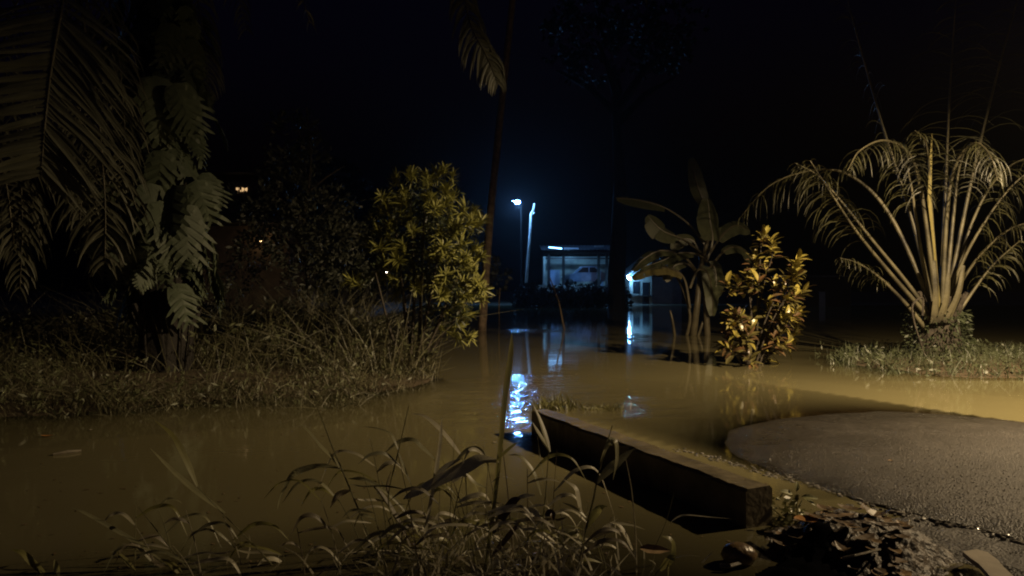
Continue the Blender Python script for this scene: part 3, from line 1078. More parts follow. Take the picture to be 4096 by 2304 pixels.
for i, (px, py) in enumerate(((3035, 1450), (3065, 1452), (3010, 1462))):
    mb = MB()
    c = G(px, py)
    for k in range(7):
        leaf_quad(mb, c + rdir() * .04 + V((0, 0, .05)), rdir() + V((0, 0, .4)), rdir(), .13, .06)
    t = mb.build('floating_leaf_tuft', M_cro_y)
    tag(t, ['pale leaf tuft caught at the foot of the croton', 'small pale tuft floating right of the croton foot', 'pale tuft floating left of the croton foot'][i], 'leaves')

# ------------------------------------------------ banana plant
random.seed(15)
BB = G(2760, 1342)
bn = thing('banana_plant', 'banana plant with broad torn leaves standing in the floodwater', 'banana plant', BB + V((0, 0, -.3)))
DB = BB.y
for path, r in (([(2770, 1360), (2790, 1200), (2800, 1080), (2830, 960)], .12), ([(2830, 1360), (2825, 1250), (2815, 1120), (2800, 1020)], .11), ([(2745, 1350), (2760, 1260), (2730, 1150), (2690, 1080)], .06),
                ([(2700, 1350), (2690, 1280), (2680, 1240)], .05), ([(2790, 1350), (2810, 1290), (2830, 1230)], .05)):
    mb = MB()
    pts = catmull([P(px, py, DB + rnd(-.2, .2)) for px, py in path], 4)
    mb.tube(pts, [lerp(r, r * .5, i / (len(pts) - 1)) for i in range(len(pts))], 8)
    mb.build('stem', M_banana_stem, bn, shade=True)


def banana_leaf(path, w, nrm, m, petiole=.25, tears=5):
    pts = catmull(path, 8)
    N = len(pts)
    mb_ = MB()
    fs = int(N * petiole)
    for sgn in (-1, 1):
        i = fs
        while i < N - 1:
            j = min(N - 1, i + random.randint(3, 7))
            sag = rnd(-.12, .25)
            row0, row1 = [], []
            for q in range(i, j + 1):
                t = (q - fs) / max(1, N - 1 - fs)
                tg = (pts[min(q + 1, N - 1)] - pts[max(q - 1, 0)]).normalized()
                s = tg.cross(nrm).normalized()
                ww = w * .5 * (math.sin(math.pi * min(1, t * .86 + .1)) ** .55)
                row0.append(pts[q])
                row1.append(pts[q] + s * sgn * ww + tg * ww * .12 - V(nrm).normalized() * ww * (0.15 + sag) + V((0, 0, -1)) * ww * .12)
            o_ = len(mb_.v)
            k = len(row0)
            mb_.v += row0 + row1
            for q in range(k - 1):
                mb_.f.append((o_ + q, o_ + q + 1, o_ + k + q + 1, o_ + k + q))
            i = j
    lf = mb_.build('leaf', m, bn, shade=True)
    ROOT[lf.name] = V((0, 0, 0))
    mb2 = MB()
    mb2.tube(pts, [lerp(.05, .012, q / (N - 1)) for q in range(N)], 5)
    o = mb2.build('midrib', M_banana_stem, lf)
    o.matrix_basis = Matrix.Identity(4)


banana_leaf([P(2825, 1050, 23.3), P(2850, 960, 23.3), P(2840, 880, 23.2), P(2830, 790, 23.2)], 1.0, V((.5, -1, .3)), M_banana, .35)
banana_leaf([P(2830, 980, 23.5), P(2820, 830, 23.5), P(2790, 740, 23.5), P(2765, 630, 23.6)], .5, V((-.4, -1, .2)), M_banana, .35)
banana_leaf([P(2835, 1000, 23.6), P(2760, 900, 23.6), P(2660, 830, 23.4), P(2560, 800, 23.2), P(2465, 790, 23.0)], .6, V((.1, -.8, 1)), M_banana, .5)
banana_leaf([P(2830, 1030, 23.2), P(2740, 960, 23.0), P(2650, 920, 22.8), P(2590, 860, 22.8)], .75, V((.3, -1, .6)), M_banana, .45)
banana_leaf([P(2760, 1230, 23.0), P(2735, 1110, 22.8), P(2670, 1070, 22.6), P(2600, 1075, 22.5), P(2530, 1110, 22.5)], .55, V((.1, -.7, 1)), M_banana_y, .3)
banana_leaf([P(2850, 1070, 23.2), P(2800, 1020, 23.0), P(2720, 1010, 22.8), P(2650, 1040, 22.7), P(2560, 1070, 22.6)], .6, V((.1, -.3, 1)), M_banana, .35)
banana_leaf([P(2820, 1100, 23.0), P(2850, 1060, 22.9), P(2865, 1110, 22.8), P(2860, 1190, 22.8)], .7, V((.3, -1, .1)), M_banana, .3)
banana_leaf([P(2800, 1120, 23.2), P(2760, 1060, 23.0), P(2700, 1060, 22.9), P(2660, 1120, 22.9)], .4, V((.1, -1, .8)), M_banana, .4)
banana_leaf([P(2800, 1020, 23.4), P(2770, 960, 23.4), P(2720, 960, 23.4), P(2690, 1000, 23.3)], .45, V((.3, -1, .3)), M_banana, .3)
banana_leaf([P(2810, 1060, 23.6), P(2880, 950, 23.8), P(2940, 900, 24.0), P(3000, 920, 24.1)], .6, V((-.1, -1, .8)), M_banana, .3)

banana_leaf([P(2790, 1090, 23.1), P(2740, 1030, 22.9), P(2650, 1000, 22.7), P(2580, 1030, 22.6), P(2530, 1080, 22.6)], .5, V((.1, -.5, 1)), M_banana, .3)
banana_leaf([P(2830, 1080, 23.4), P(2900, 1000, 23.5), P(2960, 990, 23.6), P(3010, 1040, 23.7)], .5, V((-.1, -.8, .9)), M_banana, .3)
banana_leaf([P(2760, 1150, 22.9), P(2790, 1080, 22.8), P(2830, 1090, 22.7), P(2850, 1180, 22.7), P(2850, 1260, 22.7)], .5, V((.3, -1, .2)), M_banana, .35)
# ------------------------------------------------ oil palm on the right hump
random.seed(18)
RB = G(3745, 1445)
rp = thing('oil_palm', 'young oil palm with fern covered stump at the right edge', 'palm tree', RB + V((0, 0, -.1)))
DR = RB.y
mb = MB()
mb.tube([RB + V((0, 0, -.4)), RB + V((0, 0, 0)), RB + V((.02, 0, .5)), RB + V((.04, 0, .95)), RB + V((.05, 0, 1.25))], [.5, .48, .42, .36, .2], 14, wob=.07)
mb.build('trunk', M_bark, rp)
FR = [([(3735, 1275), (3620, 1120), (3490, 960), (3370, 810), (3270, 700), (3180, 650)], -.8, .8, .6),
      ([(3725, 1280), (3560, 1090), (3430, 930), (3330, 780), (3240, 640)], -1.6, .8, .5),
      ([(3740, 1265), (3690, 1040), (3662, 860), (3640, 720), (3610, 620), (3560, 560)], -.6, .75, .6),
      ([(3755, 1262), (3735, 1000), (3722, 800), (3716, 660), (3700, 560), (3660, 520)], -1.2, .75, .6),
      ([(3775, 1262), (3800, 1000), (3818, 820), (3835, 680), (3870, 590), (3930, 560)], .6, .8, .6),
      ([(3785, 1268), (3835, 1080), (3930, 900), (4050, 740), (4200, 620)], -.9, .9, .6),
      ([(3790, 1262), (3840, 1040), (3900, 860), (3980, 720), (4080, 640), (4180, 640)], .5, .9, .6),
      ([(3775, 1275), (3830, 1150), (3920, 1020), (4030, 920), (4140, 880)], -1.2, .7, .6),
      ([(3700, 1310), (3620, 1210), (3520, 1110), (3430, 1050), (3360, 1030)], -.5, .5, .5),
      ([(3800, 1300), (3880, 1180), (3970, 1060), (4080, 960)], .4, .6, .5),
      ([(3745, 1260), (3640, 850), (3530, 500), (3430, 150), (3350, -150)], .8, 1.0, .3),
      ([(3760, 1260), (3780, 800), (3800, 350), (3830, -100)], 1.0, 1.0, .3),
      ([(3775, 1260), (3890, 700), (4000, 250), (4110, -150)], .9, 1.0, .3),
      ([(3745, 1260), (3560, 860), (3400, 700), (3250, 680), (3080, 740), (2950, 880)], 1.6, .95, .9),
      ([(3750, 1262), (3690, 800), (3640, 620), (3540, 560), (3440, 600), (3390, 680)], -1.9, .7, .6),
      ([(3765, 1262), (3790, 820), (3830, 640), (3900, 570), (3960, 620), (3990, 720)], -1.7, .7, .7)]
for path, dz, ll, hg in FR:
    n_ = len(path)
    pts = [P(px, py, DR - .25 + dz * (i / (n_ - 1)) ** 1.3) for i, (px, py) in enumerate(path)]
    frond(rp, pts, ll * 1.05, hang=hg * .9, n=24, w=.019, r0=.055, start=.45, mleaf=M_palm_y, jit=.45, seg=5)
# upright spear leaf
mb = MB()
mb.ribbon([P(3760, 1265, DR - .5), P(3735, 1000, DR - .7), P(3712, 800, DR - .8), P(3718, 640, DR - .8), P(3728, 530, DR - .8)], [.07, .07, .13, .10, .01], V((.6, -1, 0)), .2)
mb.build('spear_leaf', mat('spear', (.20, .17, .06), .4, (.13, .11, .04), 6), rp)
# broad petiole bases
for px, py, a in ((3830, 1150, .45), (3740, 1130, 0), (3785, 1180, .2)):
    mb = MB()
    c0, c1 = P(3745 + a * 90, 1290, DR - .5), P(px + a * 60, py - 90, DR - .7)
    mb.ribbon(catmull([c0, c0.lerp(c1, .5) + V((a * .1, -.05, 0)), c1], 4), [.2, .18, .16, .14, .13, .12, .11, .1, .07], V((.2, -1, 0)), -.2)
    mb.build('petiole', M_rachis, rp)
for k in range(12):
    a = k * .52 + rnd(-.15, .15)
    h = V((math.cos(a), math.sin(a), 0))
    c = RB + V((0, 0, rnd(.75, 1.05))) + h * .3
    mb = MB()
    mb.tube([c, c + h * .12 + V((0, 0, .18)), c + h * rnd(.2, .3) + V((0, 0, rnd(.3, .5)))], [.09, .07, .04], 6, wob=.1)
    mb.build('frond_butt', M_bark, rp)
mb = MB()
for k in range(900):
    a = rnd(-3.6, .5)
    z = rnd(.0, 1.05)
    h = V((math.cos(a), math.sin(a), 0))
    c = RB + V((0, 0, z)) + h * (.40 + rnd(0, .28) * (1.2 - z * .6))
    leaf_quad(mb, c, h + V((0, 0, rnd(-1, .4))) + rdir() * .6, h + rdir() * .5, rnd(.06, .14), rnd(.025, .05))
o = mb.build('ferns', M_fern, rp)
o['kind'] = 'stuff'
mb = MB()
mb.tube(catmull([P(3700, 1420, DR - .6), P(3660, 1300, DR - .7), P(3650, 1220, DR - .7), P(3690, 1190, DR - .6), P(3690, 1260, DR - .6)], 5), .02, 5)
mb.build('dead_frond_stalk', M_bark, rp)

# ------------------------------------------------ coconut trunk (crown above the frame)
random.seed(19)
c0 = G(1932, 1322)
cp = thing('coconut_palm', 'thin leaning palm trunk rising from the water beside the yellow shrub', 'palm tree', c0 + V((0, 0, -.5)))
mb = MB()
pp = catmull([P(1926, 1345, c0.y), P(1936, 1200, c0.y), P(1950, 1000, c0.y), P(1962, 850, c0.y), P(1985, 620, c0.y), P(2010, 380, c0.y), P(2040, 100, c0.y), P(2070, -200, c0.y)], 5)
mb.tube(pp, [lerp(.15, .10, i / (len(pp) - 1)) * (1 + .05 * (i % 2)) for i in range(len(pp))], 9)
mb.build('trunk', M_bark_coco, cp, shade=True)
top = pp[-1]
for k in range(11):
    frond(cp, arch(top, k * 6.28 / 11 + rnd(-.2, .2), rnd(3, 3.8), rnd(.5, 1.6), rnd(.2, 1.6)), .8, hang=.5, n=26, w=.05, r0=.035, start=.15, mleaf=M_darkleaf)

# ================================================================== left bank vegetation (stuff)
random.seed(31)


def blade(mb_, p, h, w, lean, seg=3):
    d = V((rnd(-lean, lean), rnd(-lean, lean), 1)).normalized()
    bend = V((rnd(-1, 1), rnd(-1, 1), 0)) * rnd(.1, .8) * lean * 1.6
    pts = []
    for q in range(seg + 1):
        t = q / seg
        pts.append(p + d * h * t + bend * h * t * t - V((0, 0, h * .25 * t * t * bend.length)))
    n_ = V((rnd(-1, 1), -1, rnd(-.2, .5)))
    mb_.ribbon(pts, [w * (1 - .9 * (q / seg) ** 1.6) for q in range(seg + 1)], n_)


bg1, bg2 = MB(), MB()
cnt = 0
while cnt < 15000:
    x, y = rnd(-12, -.7), rnd(7.5, 17.5)
    if abs(x) / y > .74:
        continue
    z = ground_z(x, y)
    dens = noise.noise((x * .9, y * .9, 0)) + .5 * noise.noise((x * .33, y * .33, 3))
    if math.hypot((x + 5.3) / 1.5, (y - 11.4) / 1.2) < 1 + .3 * dens and rnd(0, 1) < .9:
        continue
    if z < -0.07 - 0.07 * dens or rnd(-.7, .6) > dens:
        continue
    cnt += 1
    far = smooth(10, 15, y)
    if cnt % 6:
        blade(bg1, V((x, y, z - .03)), rnd(.12, .42) * (1 + 1.7 * far) * max(.35, 1.0 + 1.5 * dens), rnd(.007, .013), .85)
    else:
        c = V((x, y, z + rnd(.03, .35 + .5 * far)))
        for _ in range(3):
            leaf_quad(bg2, c + rdir() * .08, rdir() + V((0, 0, .3)), rdir(), rnd(.05, .13), rnd(.012, .035))
for k in range(170):     # taller dry stems
    x, y = rnd(-9, -1.2), rnd(9.8, 16)
    z = ground_z(x, y)
    if z > 0:
        blade(bg1, V((x, y, z)), rnd(.5, 1.1), .012, .35, 4)
for k in range(1700):     # rank weeds at the back of the bank
    x, y = rnd(-10, -1.3), rnd(11.8, 17)
    z = ground_z(x, y)
    nn = noise.noise((x * .8, y * .8, 9))
    if z > -.02 and nn > -.1:
        blade(bg1, V((x, y, z)), rnd(.5, 1.45) * (1 + nn), rnd(.007, .014), .6, 5)
        for q in range(2):
            leaf_quad(bg2, V((x, y, z + rnd(.2, .9))) + rdir() * .15, rdir(), rdir(), rnd(.08, .2), rnd(.02, .05))
tag(bg1.build('bank_grass', M_bank), 'half flooded rough grass covering the left bank', 'grass', kind='stuff')
tag(bg2.build('bank_weeds', M_bank2), 'low leafy weeds growing among the left bank grass', 'weeds', kind='stuff')

# pale stick in the dark hollow of the bank
for (a, b, r, lab) in ((P(445, 1392, 12), P(565, 1446, 11.6), .012, 'thin pale stick slanting in the dark hollow under the palm'),
                       (P(260, 1330, 12.5), P(360, 1332, 12.5), .01, 'short pale stick lying level in the hollow under the palm')):
    mb = MB()
    mb.tube([a, a.lerp(b, .5) + V((0, 0, .01)), b], r, 5)
    tag(mb.build('stick', M_twig, base=a), lab, 'stick')

# right hump grass and weeds in shallow water
rg = MB()
random.seed(33)
cnt = 0
while cnt < 2900:
    x, y = rnd(5.6, 12.5), rnd(10.8, 17)
    z = ground_z(x, y)
    if z < -.05 or rnd(0, 1) > smooth(-.06, .03, z) + .15:
        continue
    cnt += 1
    if cnt % 4:
        blade(rg, V((x, y, z - .03)), rnd(.12, .42), rnd(.01, .018), .5)
    else:
        c = V((x, y, max(0, z) + rnd(.0, .25)))
        for _ in range(3):
            leaf_quad(rg, c + rdir() * .06, rdir() + V((0, 0, .3)), rdir(), rnd(.06, .14), rnd(.02, .05))
tag(rg.build('hump_grass', M_patch), 'pale flooded grass round the foot of the right palm', 'grass', kind='stuff')


def tuft(name, pts, n_, h, w, m, lab, cat, spread=.1, lean=.6, leafy=0):
    mb_ = MB()
    for _ in range(n_):
        c = random.choice(pts)
        p = c + V((rnd(-spread, spread), rnd(-spread, spread), 0))
        blade(mb_, V((p.x, p.y, c.z - .03)), h * rnd(.5, 1.15), w * rnd(.7, 1.2), lean, 4)
    for _ in range(leafy):
        c = random.choice(pts) + rdir() * spread + V((0, 0, h * .4))
        leaf_quad(mb_, c, rdir() + V((0, 0, .3)), rdir(), w * 6, w * 3)
    b0 = pts[0].copy()
    return tag(mb_.build(name, m, base=b0), lab, cat)


random.seed(35)
M_tuft = mat('wet_tuft', (.15, .145, .05), .35, (.08, .08, .03), 8, translu=.2)
tuft('grass_tuft', [G(2150 + 12 * k, 1632 + rnd(-12, 8)) for k in range(12)], 130, .24, .012, M_tuft, 'wet grass tuft standing in water at the far kerb end', 'grass', .08)
tuft('grass_tuft', [G(2320 + 16 * k, 1636 + rnd(-8, 8)) for k in range(12)], 90, .15, .012, M_tuft, 'flattened wet grass tuft in water right of the far kerb end', 'grass', .08, 1.1)
tuft('grass_tuft', [G(3380 + 8 * k, 1440 + rnd(-12, 6)) for k in range(3)], 26, .3, .02, M_patch, 'small lone tuft in water between croton and right palm', 'grass', .08, .7, 20)
tuft('grass_tuft', [G(3560 + 10 * k, 1475 + rnd(-8, 6)) for k in range(6)], 40, .2, .015, M_patch, 'weedy tuft in water left of the right palm foot', 'grass', .12, .8, 20)
tuft('weed_clump', [G(3120 + 8 * k, 2050 + rnd(-40, 40), .05) for k in range(7)], 30, .12, .01, M_tuft, 'small wet weed clump against the near kerb end', 'weed', .06, 1.0, 40)['kind'] = 'stuff'

# weed with pale leaves right of the kerb end
random.seed(36)
wd = thing('broadleaf_weed', 'small weed with pale broad leaves right of the near kerb end', 'weed', G(3190, 2010, .02))
WL = croton_leaf(.3, .4).mesh('leaf', mat('weed_leaf', (.30, .30, .14), .4, (.2, .2, .09), 9))
for px, py, d, s in ((3170, 1975, (-.6, -.2, .3), .09), (3185, 1965, (.2, .2, .6), .07), (3205, 1985, (.8, -.3, .1), .1), (3215, 1990, (.6, -.6, -.2), .08), (3195, 2030, (.2, -.8, -.5), .1), (3120, 1995, (-.4, -.5, .2), .06), (3160, 2060, (0, -.5, .3), .06)):
    link('leaf', WL, wd, frame(P(px, py, 4.75), V(d), V((.3, -.6, .8)), s))
mb = MB()
mb.tube([G(3190, 2060, .02), P(3185, 2000, 4.76), P(3195, 1975, 4.75)], .006, 5)
mb.build('stem', M_grass, wd)

# thin things standing in the water
mb = MB()
a, b = P(2200, 1110, 27), G(2262, 1318)
mb.tube([a, a.lerp(b, .5) + V((.05, 0, .05)), b + V((0, 0, -.2))], [.02, .03, .04], 5)
tag(mb.build('leaning_stick', M_bark_coco, base=b), 'thin leaning stick in the water before the dark far shore', 'stick')
sb = G(1998, 1295)
sp = thing('sapling', 'thin pale sapling standing in water right of the leaning trunk', 'sapling', sb)
mb = MB()
mb.tube(catmull([sb + V((0, 0, -.3)), P(1996, 1220, sb.y), P(2000, 1150, sb.y)], 4), [.035] * 4 + [.025] * 5, 5)
mb.build('stem', M_bark_coco, sp)
mb = blob_crown([(P(2005, 1090, sb.y), .5, 1.3), (P(1985, 1130, sb.y), .35, 1.2)], 160, .25, .12, 41)
mb.build('foliage', M_treeleaf, sp)


# floating bits on the left water
def flat_leaf(name, c, l, w, az, m, lab, cat='leaf', z=.006, curl=.1, group=None):
    mb_ = MB()
    d = V((math.cos(az), math.sin(az), 0))
    pts = [c + d * l * (t - .5) + V((0, 0, z + curl * l * (2 * t - 1) ** 2)) for t in (0, .2, .4, .6, .8, 1)]
    mb_.ribbon(pts, [w * .15, w * .7, w, w, w * .7, w * .1], V((0, 0, 1)), .12)
    return tag(mb_.build(name, m, base=c), lab, cat, group)


random.seed(37)
flat_leaf('floating_leaf', G(190, 1745), .13, .06, .2, M_orange, 'small orange leaf floating on the dark water at left')
mb = MB()
a, b = G(212, 1820), G(325, 1806)
mb.tube([a + V((0, 0, .01)), a.lerp(b, .5) + V((0, 0, .015)), b + V((0, 0, .012))], [.012, .02, .012], 6)
tag(mb.build('floating_stick', M_twig, base=a), 'pale stick floating on the dark water at left', 'stick')
for i, (px, py) in enumerate(((365, 1720), (1985, 1655), (1980, 1770), (3560, 1865), (2040, 1640))):
    flat_leaf('floating_leaf', G(px, py), [.05, .06, .04, .06, .1][i], [.03, .03, .03, .04, .06][i], rnd(0, 3), [M_pale, M_deadleaf, M_pale, M_deadleaf_dk, M_shrub][i],
              ['tiny pale scrap floating off the left bank grass', 'small brown leaf floating left of the tall grass blade', 'tiny pale scrap floating left of the blue reflection',
               'dark curled leaf lying on the asphalt', 'yellow leaf floating in the blue lamp reflection'][i], z=.006 if i != 3 else .05)

# ================================================================== debris heap and litter by the near road edge
random.seed(51)
mb = MB()
hx0, hx1, hy0, hy1, st = 1.15, 2.75, 3.3, 5.0, .03
nx_, ny_ = int((hx1 - hx0) / st), int((hy1 - hy0) / st)


def heap_top_z(x, y):
    e = 1 - math.hypot((x - 1.98) / .62, (y - 4.25) / .62)
    e += .25 * noise.noise((x * 5, y * 5, 2))
    return -.05 + .2 * smooth(-.05, .75, e)


for j in range(ny_ + 1):
    for i in range(nx_ + 1):
        x, y = hx0 + st * i, hy0 + st * j
        rough = .03 * noise.noise((x * 14, y * 14, 3)) + .02 * noise.noise((x * 33, y * 33, 4))
        mb.v.append(V((x, y, heap_top_z(x, y) + rough)))
for j in range(ny_):
    for i in range(nx_):
        a = j * (nx_ + 1) + i
        mb.f.append((a, a + 1, a + nx_ + 2, a + nx_ + 1))
hp = mb.build('debris_heap', M_heap, base=V((1.9, 4.4, 0)))
tag(hp, 'dark wet heap of mud and rotting debris at the road edge', 'debris heap')

# crumpled black plastic sheet on the near side of the heap
OUT = [G(px, py, .1).xy for px, py in ((2880, 2310), (2960, 2262), (3060, 2225), (3150, 2180), (3200, 2155), (3290, 2138), (3330, 2160), (3315, 2200), (3350, 2232), (3420, 2262), (3480, 2284),
                                       (3560, 2300), (3640, 2320), (3700, 2500), (2800, 2500))]


def inside(x, y):
    """signed distance to the outline (positive inside)"""
    ins, best = False, 9
    for i in range(len(OUT)):
        a, b = OUT[i], OUT[(i + 1) % len(OUT)]
        if (a.y > y) != (b.y > y) and x < (b.x - a.x) * (y - a.y) / (b.y - a.y) + a.x:
            ins = not ins
        ab = b - a
        t = max(0, min(1, (V((x, y)) - a).dot(ab) / ab.length_squared))
        best = min(best, (V((x, y)) - a - ab * t).length)
    return best if ins else -best


mb = MB()
idx = {}
st = .025
for j in range(60):
    for i in range(54):
        x, y = .95 + st * i, 3.2 + st * j
        sd = inside(x, y) + .02 * noise.noise((x * 16, y * 16, 1))
        if sd > -.012:
            base_z = max(heap_top_z(x, y), ground_z(x, y), 0)
            z = base_z + .03 + .02 * smooth(0, .12, sd) + .03 * smooth(0, .06, sd) * noise.noise((x * 9, y * 9, 6)) + .03 * abs(noise.noise((x * 25, y * 25, 8)))
            idx[(i, j)] = len(mb.v)
            mb.v.append(V((x, y, z if sd > .0 else base_z + .03)))
for (i, j), k in list(idx.items()):
    q = [(i, j), (i + 1, j), (i + 1, j + 1), (i, j + 1)]
    if all(c in idx for c in q):
        mb.f.append(tuple(idx[c] for c in q))
bs = mb.build('plastic_sheet', mat('black_plastic', (.005, .005, .006), .7, (.003, .003, .004), 9, spec=0.0), base=V((1.5, 3.9, 0)), shade=True)
md = bs.modifiers.new('thickness', 'SOLIDIFY')
md.thickness = .01
tag(bs, 'crumpled black plastic sheet lying on the near side of the debris heap', 'plastic sheet')

# gravel shoulder between kerb end and asphalt
mb = MB()
us2 = axis([(-8, 0, 1.0), (0, 3.9, .04)])
vs2 = axis([(3.75, ROAD_L + .04, .04)])
for u in us2:
    for v in vs2:
        q = RU * u + RV * v
        z = min(.05 * (3.5 - u), road_z(u, ROAD_L) - .014) + .016 * noise.noise((q.x * 7, q.y * 7, 1)) + .008 * noise.noise((q.x * 19, q.y * 19, 1)) - .12 * smooth(4.15, 3.8, v)
        mb.v.append(V((q.x, q.y, z)))
kk = len(vs2)
for j in range(len(us2) - 1):
    for i in range(kk - 1):
        a = j * kk + i
        mb.f.append((a, a + 1, a + 1 + kk, a + kk)[::-1])
sho = mb.build('road_shoulder', M_gravel)
tag(sho, kind='structure')

heap_top = [(G(px, py, .1)) for px, py in ((3050, 2150), (3120, 2120), (3180, 2140), (3300, 2090), (3340, 2120), (3400, 2090), (3460, 2080), (3480, 2140), (3440, 2180), (3500, 2200), (3420, 2230), (3520, 2240),
                                           (3560, 2270), (3600, 2260), (3380, 2150), (3330, 2090), (3540, 2160), (3640, 2290), (3470, 2280), (3260, 2110), (3100, 2170), (3010, 2190), (2960, 2210), (3210, 2090))]
for k in range(46):
    heap_top.append(G(rnd(3030, 3620), 2080 + rnd(0, 200), .1))
heap_top = [V((c.x, c.y, heap_top_z(c.x, c.y))) for c in heap_top if heap_top_z(c.x, c.y) > .0 and inside(c.x, c.y) < .02]
for i, c in enumerate(heap_top):
    flat_leaf('dead_leaf', c + V((0, 0, .02)), rnd(.07, .17), rnd(.035, .08), rnd(0, 3.1), random.choice((M_deadleaf, M_deadleaf_dk, M_deadleaf_dk)), 'small brown dead leaf matted into the debris heap', 'leaf', .01, rnd(.0, .14),
              group='dead leaves matted on the debris heap')
flat_leaf('dead_leaf', G(3225, 2118, .1) + V((0, 0, .03)), .17, .13, .4, M_orange, 'broad orange-brown dead leaf on the heap beside the kerb end', 'leaf', .02, .15)
flat_leaf('dead_leaf', G(3505, 2090, .12) + V((0, 0, .02)), .16, .11, 2.4, M_deadleaf, 'shiny curled brown leaf on the far side of the heap', 'leaf', .02, .35)
flat_leaf('dead_leaf', G(3375, 2255, .1) + V((0, 0, .05)), .11, .06, 2.0, M_deadleaf, 'yellowish folded leaf at the bottom edge of the heap', 'leaf', .02, .3)
# coconut husk at the waterline
hk = thing('coconut_husk', 'wet brown broken coconut husk lying at the muddy waterline', 'husk', G(2945, 2220, .02))
mb = MB()
mb.sphere(G(2955, 2215, .05), .085, 12, 8, .05, (1.15, .9, .75))
mb.build('shell', mat('husk', (.22, .15, .07), .3, (.09, .06, .035), 22, bump=.006, bscale=40), hk, shade=True)
mb = MB()
mb.tube([G(2880, 2260, .03), G(2920, 2262, .03), G(2960, 2250, .03)], .012, 5)
mb.build('fibre', M_twig, hk)
for i, (pts, r, lab) in enumerate((([(3640, 2095, .02), (3635, 2140, .08), (3628, 2200, .02)], .007, 'pale short stick standing by the right side of the heap'),
                                   ([(3370, 2230, .14), (3440, 2215, .15), (3520, 2195, .12)], .007, 'pale straight twig lying across the heap'),
                                   ([(3780, 2280, .05), (3830, 2262, .06), (3850, 2255, .05)], .008, 'pale bent twig left of the pale board'),
                                   ([(3030, 2125, .05), (3180, 2160, .09), (3320, 2195, .12)], .013, 'dark branch running from the kerb end into the heap'),
                                   ([(3290, 2100, .12), (3380, 2095, .14), (3500, 2100, .12)], .008, 'dark twig along the far side of the heap'),
                                   ([(3840, 2296, .06), (3845, 2304, .06), (3850, 2320, .06)], .008, 'stub of pale twig at the bottom edge'))):
    mb = MB()
    q = [V((*G(px, py, 0).xy, z)) if i == 0 else G(px, py, z) for px, py, z in pts]
    mb.tube(catmull(q, 3), r, 5)
    tag(mb.build('twig', M_bark_dark if 'dark' in lab else M_twig, base=q[0]), lab, 'twig')
# pale flat board at the bottom right corner
mb = MB()
q = [G(px, py, .075) for px, py in ((3850, 2212), (3905, 2203), (3950, 2215), (3990, 2245), (4020, 2280), (4075, 2330), (3985, 2345), (3950, 2300), (3915, 2262), (3880, 2238))]
k = len(q)
mb.v = [p + V((0, 0, .012)) for p in q] + [p - V((0, 0, .012)) for p in q]
mb.f = [tuple(range(k))[::-1], tuple(range(k, 2 * k))] + [(i, (i + 1) % k, k + (i + 1) % k, k + i) for i in range(k)]
tag(mb.build('pale_board', M_pale, base=q[0].copy()), 'pale flat scrap lying on the asphalt edge in the bottom right corner', 'scrap')

# loose stone chips on the shoulder and asphalt edge
random.seed(53)
mb = MB()
for _ in range(3200):
    u, v = rnd(1.2, 4.8), ROAD_L + random.gauss(.3, .75)
    p = RU * u + RV * v
    if v > 7.3 or v < 3.85:
        continue
    z = (road_z(u, v) if v > ROAD_L + .03 else max(min(.05 * (3.5 - u), road_z(u, ROAD_L) - .022), -.01)) + .002
    r = rnd(.003, .009) * (1.3 if v < ROAD_L else 1)
    c = V((p.x, p.y, z))
    o_ = len(mb.v)
    mb.v += [c + V((rnd(.6, 1) * r, 0, 0)), c + V((0, rnd(.6, 1) * r, 0)), c - V((rnd(.6, 1) * r, 0, 0)), c - V((0, rnd(.6, 1) * r, 0)), c + V((rnd(-.3, .3) * r, 0, rnd(.6, 1.1) * r))]
    mb.f += [(o_, o_ + 1, o_ + 4), (o_ + 1, o_ + 2, o_ + 4), (o_ + 2, o_ + 3, o_ + 4), (o_ + 3, o_, o_ + 4)]
for _ in range(520):
    u = rnd(1.5, 5.4)
    v = ROAD_L + edge_off(u) + random.gauss(0, .035)
    p = RU * u + RV * v
    c = V((p.x, p.y, max(-.01, min(.05 * (3.5 - u), road_z(u, ROAD_L) - .014)) + .004))
    r = rnd(.008, .024)
    mb.sphere(c, r, 5, 4, .25, (1, 1, .7))
tag(mb.build('gravel', M_stone), 'loose stone chips scattered on the near road edge', 'gravel', kind='stuff')

# ================================================================== foreground grass stalks
random.seed(61)
FG = 'grass stalks on the near bank'


